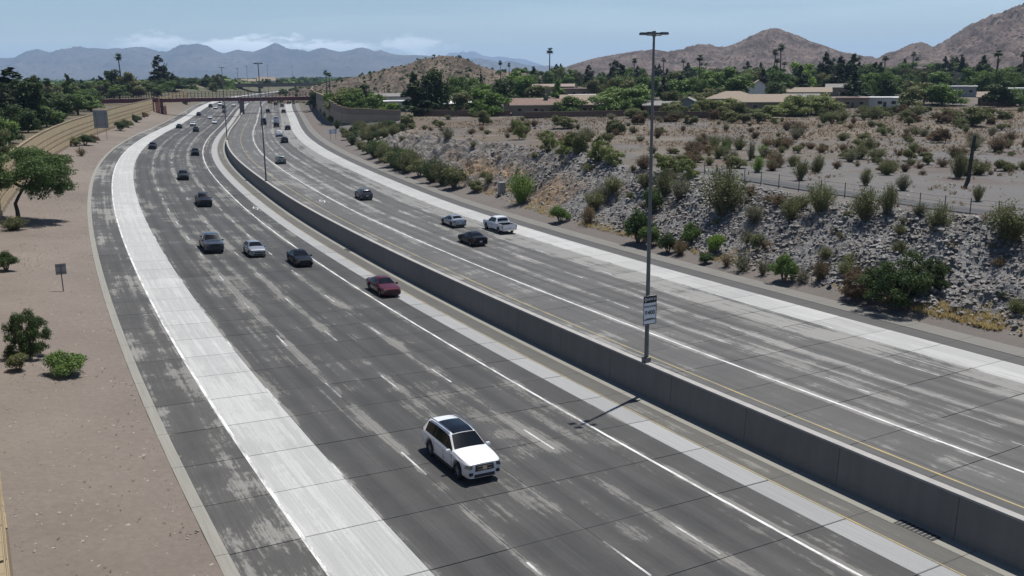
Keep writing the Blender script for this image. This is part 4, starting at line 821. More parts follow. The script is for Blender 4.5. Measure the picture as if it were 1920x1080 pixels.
for px, py, cl, lb, ln in [(533, 212, 'black', 'dark suv at the bridge shadow next to the pale lane', 17.8), (502, 211, 'black', 'dark suv at the bridge shadow near the solid line', 11.0), (505, 194, 'maroon', 'dark red suv just beyond the bridge near the solid line', 10.6), (517, 197, 'black', 'black suv just beyond the bridge, middle lane', 14.2), (529, 200, 'grey', 'grey suv just beyond the bridge, outer lane', 17.6), (541, 195, 'maroon', 'dark red suv on the pale lane beyond the bridge', 20.8)]:
    vehicle('suv', px, py, 1, cl, lb, 'suv', ln, AW)
def drop(o):
    for c in list(o.children): drop(c)
    bpy.data.objects.remove(o)
for k in PROTO: drop(PROTO[k])

# ------------------------------------------------------------------ signs, cabinet, fence, posts
def px_m(t): return t * 1.0 / F
def sign_back(px, py, w, h, zc, posts, label, face='back', rz=None, mat='sign_b'):
    P, t = pick(px, py); s_, o_ = sdo(P.x, P.y); hh = float(np.interp(s_[0], SS, HH)); g = thing('road_sign', label, 'sign', P, -hh if rz is None else rz)
    MB().box((0, 0, zc), (w, .04, h)).build('panel', M[mat], g)
    for x in posts: MB().box((x, -.06, (zc + h * .4) / 2), (.09, .07, zc + h * .4)).build('post', M['galv'], g)
    for zz in (-.3, .3): MB().box((0, -.035, zc + zz * h), (w * .92, .03, .06)).build('stiffener', M['galv'], g)
    return g
sign_back(119, 546, .85, .95, 1.95, (0,), 'small sign seen from behind on one post in the gravel verge')
sign_back(193, 263, 3.6, 4.7, 5.6, (-1.1, 1.1), 'big sign seen from behind on two posts by the tan noise wall')
sign_back(625, 262, 2.3, 1.2, 2.2, (-.7, .7), 'small white sign in front of the bushes below the brown wall', mat='sign_w')
P, t = pick(941, 364); cab = thing('cabinet', 'grey roadside cabinet on a pale pad at the foot of the rock cut', 'cabinet', P, .5)
MB().box((0, 0, .05), (1.6, 1.3, .14)).build('pad', M['gutter'], cab); MB().box((0, 0, .95), (1.0, .75, 1.68), bev=.03).build('box', M['cabinet'], cab); MB().box((0, 0, 1.83), (1.08, .83, .08), taper=.9).build('lid', M['sign_b'], cab); MB().box((.0, -.385, .95), (.86, .02, 1.4)).build('door', M['cabinet'], cab); MB().box((.32, -.41, .95), (.03, .04, .18)).build('handle', M['trim'], cab)
# footpath on the plateau
pp = [pick(x, y)[0] for x, y in ((1330, 322), (1400, 336), (1500, 352), (1600, 366), (1700, 380), (1800, 394), (1920, 409), (2050, 427), (2200, 446))]
pts = [Vector((p.x, p.y, p.z)) for p in pp]
xx = np.array([p.x for p in pts]); yy = np.array([p.y for p in pts]); tt_ = np.linspace(0, len(pts) - 1, 80); qx, qy = np.interp(tt_, range(len(pts)), xx), np.interp(tt_, range(len(pts)), yy)
ker = np.ones(7) / 7; qx = np.convolve(np.pad(qx, 3, mode='reflect', reflect_type='odd'), ker, 'valid'); qy = np.convolve(np.pad(qy, 3, mode='reflect', reflect_type='odd'), ker, 'valid')
dx, dy = np.gradient(qx), np.gradient(qy); ln = np.hypot(dx, dy); nx_, ny_ = -dy / ln, dx / ln; V = []
for w in (-1.5, 1.5): V += [(a, b, float(c)) for a, b, c in zip(qx + nx_ * w, qy + ny_ * w, terr(qx, qy) + .10)]
for w in (-1.7, 1.7): V += [(a, b, float(c)) for a, b, c in zip(qx + nx_ * w, qy + ny_ * w, terr(qx, qy) - .3)]
n = 80; fs = [(i, i + 1, n + i + 1, n + i) for i in range(n - 1)] + [(i, 2 * n + i, 2 * n + i + 1, i + 1) for i in range(n - 1)] + [(n + i, n + i + 1, 3 * n + i + 1, 3 * n + i) for i in range(n - 1)]
tag(mk('path', V, fs, M['path']), 'grey asphalt footpath above the rock slope', kind='structure')
fe = thing('fence', 'wire fence with thin dark posts along the near side of the footpath', 'fence', (float(qx[0]), float(qy[0]), float(terr(qx[0], qy[0])[0])))
fo = np.array(fe.location); M['rust'] = simple('rusty_steel', (0.05, 0.04, 0.035), .8)
fx, fy = qx - nx_ * 2.3 * np.sign(1), qy - ny_ * 2.3; 
if (fx[40] - 0) ** 2 + (fy[40]) ** 2 > qx[40] ** 2 + qy[40] ** 2: fx, fy = qx + nx_ * 2.3, qy + ny_ * 2.3
cl = np.concatenate([[0], np.cumsum(np.hypot(np.diff(fx), np.diff(fy)))]); fp = []
for d_ in np.arange(0, cl[-1], 3.1):
    a, b = np.interp(d_, cl, fx), np.interp(d_, cl, fy); c = float(terr(a, b)[0]); fp.append((a, b, c)); MB().tube([(a - fo[0], b - fo[1], c - fo[2] - .2), (a - fo[0], b - fo[1], c - fo[2] + 1.55)], .045, 6).build('post', M['rust'], fe)
for hz in (.5, 1.0, 1.45): MB().tube([(a - fo[0], b - fo[1], c - fo[2] + hz) for a, b, c in fp], .012, 4).build('wire', M['rust'], fe)
for px, py, h_, lb in ((722, 186, 7.6, 'left of the pair'), (727, 186, 8.2, 'right of the pair')):
    P, t = pick(px, py + 12); u = thing('utility_pole', 'brown wooden utility pole behind the brown wall, %s' % lb, 'utility pole', P); MB().tube([(0, 0, -.3), (0, 0, h_)], [.17, .12], 8).build('pole', M['wood'], u); MB().box((0, 0, h_ - .7), (1.6, .12, .12)).build('crossarm', M['wood'], u)
P, t = pick(740, 282); pb = tag(MB().box((0, 0, .7), (.14, .14, 1.8), taper=.9).box((0, 0, 1.62), (.2, .2, .06)).build('marker_post', M['rust'], None), 'short dark post standing on the end of the rock cut', 'post'); pb.location = P

# ------------------------------------------------------------------ vegetation
def leaves(rs, lobes, n, size, shell=.55, up=.3, elong=1.6):
    lob = np.array(lobes, float); wgt = (lob[:, 3] * lob[:, 4] * lob[:, 5]) ** .8; k = rs.choice(len(lob), n, p=wgt / wgt.sum()); L = lob[k]
    d = rs.normal(size=(n, 3)); d /= np.linalg.norm(d, axis=1)[:, None]; d[:, 2] = np.where(d[:, 2] < -.55, -d[:, 2] * .5, d[:, 2])
    r = shell + (1 - shell) * rs.rand(n) ** .6; r *= 1 + rs.normal(size=n) * .09; c = L[:, :3] + d * L[:, 3:] * r[:, None]
    nn = d + rs.normal(size=(n, 3)) * .75; nn[:, 2] += up; nn /= np.linalg.norm(nn, axis=1)[:, None]
    a = np.cross(nn, rs.normal(size=(n, 3))); a /= np.linalg.norm(a, axis=1)[:, None]; b = np.cross(nn, a); sz = size * (.55 + .9 * rs.rand(n))[:, None]
    V = np.stack([c - a * sz * elong * .5, c + b * sz * .38, c + a * sz * elong * .5, c - b * sz * .38], 1).reshape(-1, 3)
    return V, np.arange(4 * n).reshape(n, 4)
def qmesh(name, V, Fq, mat, parent):
    me = bpy.data.meshes.new(name); n = len(Fq); me.vertices.add(len(V)); me.vertices.foreach_set('co', np.asarray(V, np.float32).ravel()); me.loops.add(4 * n); me.loops.foreach_set('vertex_index', np.asarray(Fq, np.int32).ravel())
    me.polygons.add(n); me.polygons.foreach_set('loop_start', np.arange(0, 4 * n, 4, dtype=np.int32)); me.update(calc_edges=True); me.validate(); me.materials.append(mat); return link(bpy.data.objects.new(name, me), parent)
def limbs(rs, h, r, spread, n, lean=0.0):
    q = MB(); lx, ly = lean * rs.uniform(.5, 1), lean * rs.uniform(-1, 1); fork = h * rs.uniform(.28, .4)
    q.tube([(0, 0, -.4), (lx * .3, ly * .3, fork * .5), (lx, ly, fork)], [r * 1.25, r, r * .8], 8)
    for i in range(n):
        a = 2 * math.pi * (i + rs.rand() * .6) / n; e = spread * rs.uniform(.45, .8); q.tube([(lx, ly, fork * .95), (lx + math.cos(a) * e * .5, ly + math.sin(a) * e * .5, fork + (h - fork) * .3), (lx + math.cos(a) * e, ly + math.sin(a) * e, fork + (h - fork) * .68)], [r * .6, r * .4, r * .15], 6)
    return q
def tree_proto(kind, seed):
    rs = np.random.RandomState(seed); t = empty('tree'); 
    if kind == 'round':
        h, w = 8.0, 3.6; lob = [(rs.uniform(-.45, .45) * w, rs.uniform(-.45, .45) * w, h * (.26 + .58 * (i_ / 15)), w * rs.uniform(.32, .55) * (1.1 - .45 * i_ / 15), w * rs.uniform(.32, .55) * (1.1 - .45 * i_ / 15), h * rs.uniform(.11, .18)) for i_ in range(16)]
        limbs(rs, h, .22, w, 5).build('trunk', M['bark'], t, True); V, q = leaves(rs, lob, 4200, .34)
    elif kind == 'wide':
        h, w = 6.0, 4.4; lob = [(rs.uniform(-.6, .6) * w, rs.uniform(-.6, .6) * w, h * (.14 + .68 * (i_ / 17)), w * rs.uniform(.22, .44), w * rs.uniform(.22, .44), h * rs.uniform(.11, .19)) for i_ in range(18)]
        limbs(rs, h, .2, w, 6, .4).build('trunk', M['bark'], t, True); V, q = leaves(rs, lob, 4200, .27, .3, .2, 2.4)
    elif kind == 'tall':
        h, w = 13.0, 3.4; lob = [(rs.uniform(-.6, .6) * w * (1.1 - f), rs.uniform(-.6, .6) * w * (1.1 - f), h * f, w * rs.uniform(.28, .5) * (1.15 - f), w * rs.uniform(.28, .5) * (1.15 - f), h * rs.uniform(.06, .11)) for f in np.linspace(.14, .96, 17)]
        limbs(rs, h, .3, w * .7, 5).build('trunk', M['bark'], t, True); V, q = leaves(rs, lob, 3600, .40)
    elif kind == 'cypress':
        h = 9.0; lob = [(rs.uniform(-.1, .1), rs.uniform(-.1, .1), h * f, 1.0 * (1.05 - f) + .15, 1.0 * (1.05 - f) + .15, h * .09) for f in np.linspace(.1, .95, 10)]
        MB().tube([(0, 0, -.3), (0, 0, h * .8)], [.2, .06], 7).build('trunk', M['bark'], t, True); V, q = leaves(rs, lob, 1400, .34)
    elif kind == 'palm':
        h = 13.0; bx = rs.uniform(-.4, .4); MB().tube([(0, 0, -.3), (bx * .4, 0, h * .5), (bx, 0, h)], [.28, .19, .16], 8).build('trunk', M['bark'], t, True)
        V = []; 
        for i in range(46):
            az = rs.uniform(0, 6.283); el = rs.uniform(-1.1, 1.3); L = rs.uniform(1.2, 1.75); d = np.array([math.cos(az) * math.cos(el), math.sin(az) * math.cos(el), math.sin(el)]); sd_ = np.array([-math.sin(az), math.cos(az), 0])
            c = np.array([bx, 0, h]); 
            for j in range(5):
                a_ = (j - 2) * .26; dj = d * math.cos(a_) + sd_ * math.sin(a_); tip = c + dj * L + np.array([0, 0, -.25]); mid = c + dj * L * .5; V += [c + d * .25, mid + sd_ * .10, tip, mid - sd_ * .10]
        V = np.array(V); q = np.arange(len(V)).reshape(-1, 4)
    elif kind == 'bush':                                         # dense rounded shrub, unit height about 1.6
        lob = [(rs.uniform(-.55, .55), rs.uniform(-.55, .55), rs.uniform(.45, 1.1), rs.uniform(.35, .6), rs.uniform(.35, .6), rs.uniform(.3, .48)) for _ in range(12)]
        qd = MB()
        for i in range(7): a = i * .9; qd.tube([(0, 0, -.15), (math.cos(a) * .25, math.sin(a) * .25, .4), (math.cos(a) * .55, math.sin(a) * .55, .95)], [.05, .035, .012], 5)
        qd.build('stems', M['twig'], t, True); V, q = leaves(rs, lob, 6500, .075, .4, .3)
    elif kind == 'bigbush':
        lob = []
        for i in range(60):
            a = rs.uniform(0, 6.283); f = math.sqrt(rs.rand()); zz = rs.rand() * math.sqrt(max(0, 1 - f * f * .8)); lob.append((math.cos(a) * f * .85, math.sin(a) * f * .85, .16 + zz * 1.1, rs.uniform(.13, .3), rs.uniform(.13, .3), rs.uniform(.10, .22)))
        qd = MB()
        for i in range(9): a = i * .7; qd.tube([(0, 0, -.15), (math.cos(a) * .3, math.sin(a) * .3, .4), (math.cos(a) * .65, math.sin(a) * .65, 1.0)], [.03, .02, .008], 5)
        qd.build('stems', M['twig'], t, True); V, q = leaves(rs, lob, 22000, .034, .3, .3)
    elif kind == 'creosote':                                     # vase-shaped, twiggy, see-through
        qd = MB(); V = []; 
        for i in range(60):
            a = rs.uniform(0, 6.283); f = rs.uniform(.15, 1.0); tip = np.array([math.cos(a) * f * 1.0, math.sin(a) * f * 1.0, rs.uniform(1.0, 1.75) * (1.1 - .35 * f)]); base_ = tip * np.array([.12, .12, 0]); mid = base_ + (tip - base_) * .5 + np.array([0, 0, .1])
            qd.tube([base_ - np.array([0, 0, .12]), mid, tip], [.022, .015, .006], 4); k = 70; u = rs.rand(k)[:, None] ** .7; c = base_ + (tip - base_) * u + rs.normal(size=(k, 3)) * .085 * (.5 + u)
            nn = rs.normal(size=(k, 3)); nn /= np.linalg.norm(nn, axis=1)[:, None]; aa = np.cross(nn, rs.normal(size=(k, 3))); aa /= np.linalg.norm(aa, axis=1)[:, None]; bb = np.cross(nn, aa); sz = .062 * (.5 + rs.rand(k))[:, None]
            V.append(np.stack([c - aa * sz, c + bb * sz * .3, c + aa * sz, c - bb * sz * .3], 1).reshape(-1, 3))
        qd.build('stems', M['twig'], t, True); V = np.concatenate(V); q = np.arange(len(V)).reshape(-1, 4)
    elif kind == 'twigs':                                        # bare brittle bush
        qd = MB(); V = []
        for i in range(46):
            a = rs.uniform(0, 6.283); f = rs.uniform(.2, 1.0); tip = np.array([math.cos(a) * f * .9, math.sin(a) * f * .9, rs.uniform(.5, 1.3) * (1.1 - .5 * f)]); mid = tip * .5 + np.array([0, 0, .1]); qd.tube([(0, 0, -.1), mid, tip], [.022, .015, .006], 4)
            k = 14; u = rs.rand(k)[:, None]; c = tip * (.4 + .6 * u) + rs.normal(size=(k, 3)) * .09; nn = rs.normal(size=(k, 3)); nn /= np.linalg.norm(nn, axis=1)[:, None]; aa = np.cross(nn, rs.normal(size=(k, 3))); aa /= np.linalg.norm(aa, axis=1)[:, None]; bb = np.cross(nn, aa); sz = .09
            V.append(np.stack([c - aa * sz, c + bb * sz * .25, c + aa * sz, c - bb * sz * .25], 1).reshape(-1, 3))
        qd.build('stems', M['twig'], t, True); V = np.concatenate(V); q = np.arange(len(V)).reshape(-1, 4)
    qmesh('foliage' if kind in ('bush', 'bigbush', 'creosote', 'twigs') else 'crown', V, q, M['leaf_mid'], t)
    return t
VP = {(k, i): tree_proto(k, 100 + 7 * i + len(k)) for k in ('round', 'wide', 'tall', 'cypress', 'palm', 'bush', 'bigbush', 'creosote', 'twigs') for i in range(3)}
VH = dict(round=8.6, wide=6.2, tall=13.6, cypress=9.2, palm=14.2, bush=1.55, bigbush=1.5, creosote=1.6, twigs=1.25); VW = dict(round=7.0, wide=8.2, tall=5.0, cypress=2.2, palm=3.2, bush=2.0, bigbush=2.1, creosote=1.9, twigs=1.7)
CATN = dict(round='tree', wide='tree', tall='tree', cypress='tree', palm='palm tree', bush='shrub', bigbush='shrub', creosote='shrub', twigs='shrub')
NAMES = dict(round='leafy_tree', wide='spreading_tree', tall='tall_evergreen', cypress='cypress_tree', palm='palm_tree', bush='shrub', bigbush='shrub', creosote='desert_shrub', twigs='dry_shrub')
def plant(kind, P, h, w, leaf, label, group=None, sink=.05, var=None):
    o = copy_tree(VP[(kind, rnd.randrange(3) if var is None else var)], None, {'crown': M[leaf], 'foliage': M[leaf]})
    o.location = (P[0], P[1], P[2] - sink); o.rotation_euler = (0, 0, rnd.uniform(0, 6.28)); o.scale = (w / VW[kind], w / VW[kind] * rnd.uniform(.9, 1.1), h / VH[kind]); o.name = NAMES[kind]
    return tag(o, label, CATN[kind], group)
def plant_px(kind, px, py, hpx, wpx, leaf, label, group=None, **k):
    P, t = pick(px, py); return plant(kind, P, hpx * t / F * 1.04, wpx * t / F, leaf, label, group, **k)
# -- left verge
plant_px('bigbush', 52, 668, 104, 92, 'leaf_dark', 'big dark green shrub on the gravel verge, largest of the verge shrubs')
plant_px('bush', 36, 695, 36, 42, 'leaf_olive', 'small yellow-green shrub in front of the big dark shrub')
plant_px('bush', 131, 704, 50, 76, 'leaf_mid', 'low domed green shrub nearest the pale kerb')
plant_px('bush', 12, 508, 38, 44, 'leaf_dark', 'dark green shrub cut by the left edge of frame')
plant_px('creosote', 28, 431, 24, 52, 'leaf_olive', 'low shrub in the shade at the foot of the leaning tree')
plant_px('twigs', 153, 293, 20, 22, 'leaf_dry', 'small dry brown shrub alone on the gravel verge')
for px, py, h, w, lf_, lb in ((142, 274, 17, 26, 'leaf_olive', 'front shrub of the clump below the big sign back'), (160, 272, 21, 34, 'leaf_dark', 'middle shrub of the clump below the big sign back'), (178, 267, 16, 22, 'leaf_brown', 'brownish rear shrub of the clump below the big sign back'),
                            (226, 245, 18, 28, 'leaf_dark', 'front shrub of the hedge row beyond the big sign'), (240, 239, 17, 24, 'leaf_olive', 'second shrub of the hedge row beyond the big sign'), (256, 229, 16, 24, 'leaf_dark', 'third shrub of the hedge row beyond the big sign'), (270, 222, 15, 22, 'leaf_brown', 'last shrub of the hedge row beyond the big sign'), (305, 209, 12, 8, 'leaf_dark', 'thin shrub beside the salmon bridge tower'), (316, 200, 6, 8, 'leaf_dry', 'tiny shrub under the bridge left span'), (350, 196, 12, 16, 'leaf_dark', 'dark shrub under the bridge near the pale lane'), (362, 191, 9, 14, 'leaf_brown', 'brown shrub beyond the bridge near the pale lane')):
    plant_px('bush', px, py, h, w, lf_, lb)
P, t = pick(35, 412); k_ = t / F
lt = thing('leaning_tree', 'leaning green tree with feathery crown on the left gravel verge', 'tree', P); rs = np.random.RandomState(5)
T0 = MB().tube([(0, 0, -.4), (-.02, 0, 1.2), (-.15, 0, 2.2), (.35, .1, 3.2), (1.05, .2, 4.3)], [.30, .24, .22, .19, .15], 10)
for (x, y, z) in ((-2.6, .4, 6.4), (3.2, -.3, 6.4), (1.0, 2.5, 7.0), (.6, -2.4, 6.6), (4.2, .8, 5.6), (-1.0, -1.2, 7.4)): T0.tube([(1.0, .2, 4.2), (1.0 + (x - 1) * .5, y * .5, 5.2), (x, y, z)], [.12, .09, .03], 6)
T0.build('trunk', M['bark'], lt, True)
lob = [(rs.uniform(-5.0, 5.4), rs.uniform(-3.4, 3.4), rs.uniform(3.9, 9.0), rs.uniform(1.2, 2.0), rs.uniform(1.2, 2.0), rs.uniform(.8, 1.3)) for _ in range(60)] + [(rs.uniform(1.5, 6.2), rs.uniform(-2, 2), rs.uniform(3.0, 4.2), .5, .5, .9) for _ in range(12)] + [(5.6, 0, 5.6, 1.5, 1.4, .8), (4.4, -.5, 4.6, 1.2, 1.2, .7), (6.2, .4, 5.0, .9, .9, .6)]
V, q = leaves(rs, lob, 38000, .14, .25, .2, 2.6); qmesh('crown', V, q, M['leaf_deep'], lt)
lt.scale = (1, 1, .92)
plant_px('wide', 112, 338, 54, 46, 'leaf_brown', 'dry brownish bush right of the leaning tree')
# -- trees behind the left noise wall
def left_tree(s_, o_, kind, h, w, leaf, label, group='trees behind the left noise wall'):
    x, y = rp(s_, o_); return plant(kind, (float(x), float(y), float(terr(x, y)[0])), h, w, leaf, label, group)
CW = dict(leaf_olive='olive', leaf_mid='mid green', leaf_dark='dark green', leaf_pine='blackish green', leaf_bright='bright green', leaf_brown='rusty brown', leaf_dry='dry straw-brown', leaf_grey='grey', leaf_pale='pale green', leaf_creo='creosote green', leaf_lime='lime green')
KW = dict(wide='spreading tree', round='rounded tree', tall='upright evergreen', creosote='twiggy bush', twigs='bare bush', bush='dense bush')
nl = 0
while nl < 200:
    px = rnd.uniform(-60, 345); P = atD(px, rnd.uniform(105, 620)); s_, o_ = sdo(P.x, P.y); o_ = o_[0]; s_ = s_[0]
    if o_ > -42.5 or o_ < -190 or (px < 20 and P.y < 140) or (195 < px < 305 and s_ < 470): continue
    near = -o_ < 62; nl += 1
    kind, leaf = rnd.choice([('wide', 'leaf_olive'), ('wide', 'leaf_mid'), ('round', 'leaf_mid'), ('round', 'leaf_dark'), ('tall', 'leaf_pine'), ('round', 'leaf_olive')] if not near else [('wide', 'leaf_olive'), ('wide', 'leaf_mid'), ('round', 'leaf_mid'), ('wide', 'leaf_dark')])
    h = rnd.uniform(5.0, 8.0) if near else rnd.uniform(6.0, 9.5) if kind != 'tall' else rnd.uniform(8, 11.5)
    plant(kind, P, h, h * rnd.uniform(1.1, 1.5) * (.7 if kind == 'tall' else 1), leaf, '%s %s behind the left noise wall' % (CW[leaf], KW[kind]), 'trees behind the left noise wall')
for px, D_, kind, h, w, leaf, lb in ((10, 215, 'round', 13, 16, 'leaf_pine', 'massive dark tree filling the left edge above the noise wall'), (42, 230, 'tall', 15, 14, 'leaf_pine', 'tall dark pine second from the left edge'), (62, 225, 'round', 14, 13, 'leaf_dark', 'broad dark tree right of the tall left pine'), (84, 260, 'tall', 13.5, 10, 'leaf_dark', 'dark pointed tree at the end of the left dark group'), (108, 300, 'palm', 12, 3.6, 'leaf_dark', 'palm behind the left noise wall'), (146, 330, 'tall', 13.5, 7, 'leaf_dark', 'dark upright tree left of the big sign'), (232, 520, 'round', 15, 14, 'leaf_dark', 'tall tree with dark palm head left of the bridge'), (246, 500, 'palm', 22, 5, 'leaf_dark', 'tall palm rising above the left trees'), (262, 480, 'round', 14, 15, 'leaf_olive', 'yellow-green tree right of the tall palm'), (316, 560, 'tall', 21, 15, 'leaf_pine', 'tall conical dark pine left of the freeway'), (328, 590, 'tall', 15, 13, 'leaf_dark', 'shorter dark pine leaning on the conical pine')):
    plant(kind, atD(px, D_), h, w, leaf, lb)
# -- right: row along the foot of the brown wall and the rock cut
row = [(597, 206), (605, 214), (612, 222), (622, 231), (632, 241), (643, 252), (652, 262), (662, 272), (676, 280), (690, 288), (703, 296), (718, 303), (735, 313), (748, 319), (762, 324), (786, 331), (811, 342), (830, 347), (851, 353)]
ORD = 'first second third fourth fifth sixth seventh eighth ninth tenth eleventh twelfth thirteenth fourteenth fifteenth sixteenth seventeenth eighteenth nineteenth twentieth'.split()
for i, (px, py) in enumerate(row):
    _, t = pick(px, py); hh = (rnd.uniform(2.9, 4.2) if i > 9 else rnd.uniform(2.0, 2.8)) * F / t; plant_px('creosote' if i % 3 else 'bush', px, py, hh, hh * rnd.uniform(1.0, 1.35), ('leaf_creo', 'leaf_dark', 'leaf_olive')[i % 3], '%s shrub, %s nearest in the front row below wall and rock cut' % ('twiggy olive' if i % 3 else 'dense green', ORD[18 - i]), 'shrub row along the right verge')
    if 9 <= i < 15: plant_px('bush' if i % 2 else 'creosote', px + 9, py - 5, hh * 1.05, hh * 1.2, ('leaf_dark', 'leaf_mid', 'leaf_creo')[i % 3], '%s shrub, %s nearest in the back row against wall and rock cut' % ('dense green' if i % 2 else 'twiggy olive', ORD[14 - i]), 'shrub row along the right verge')
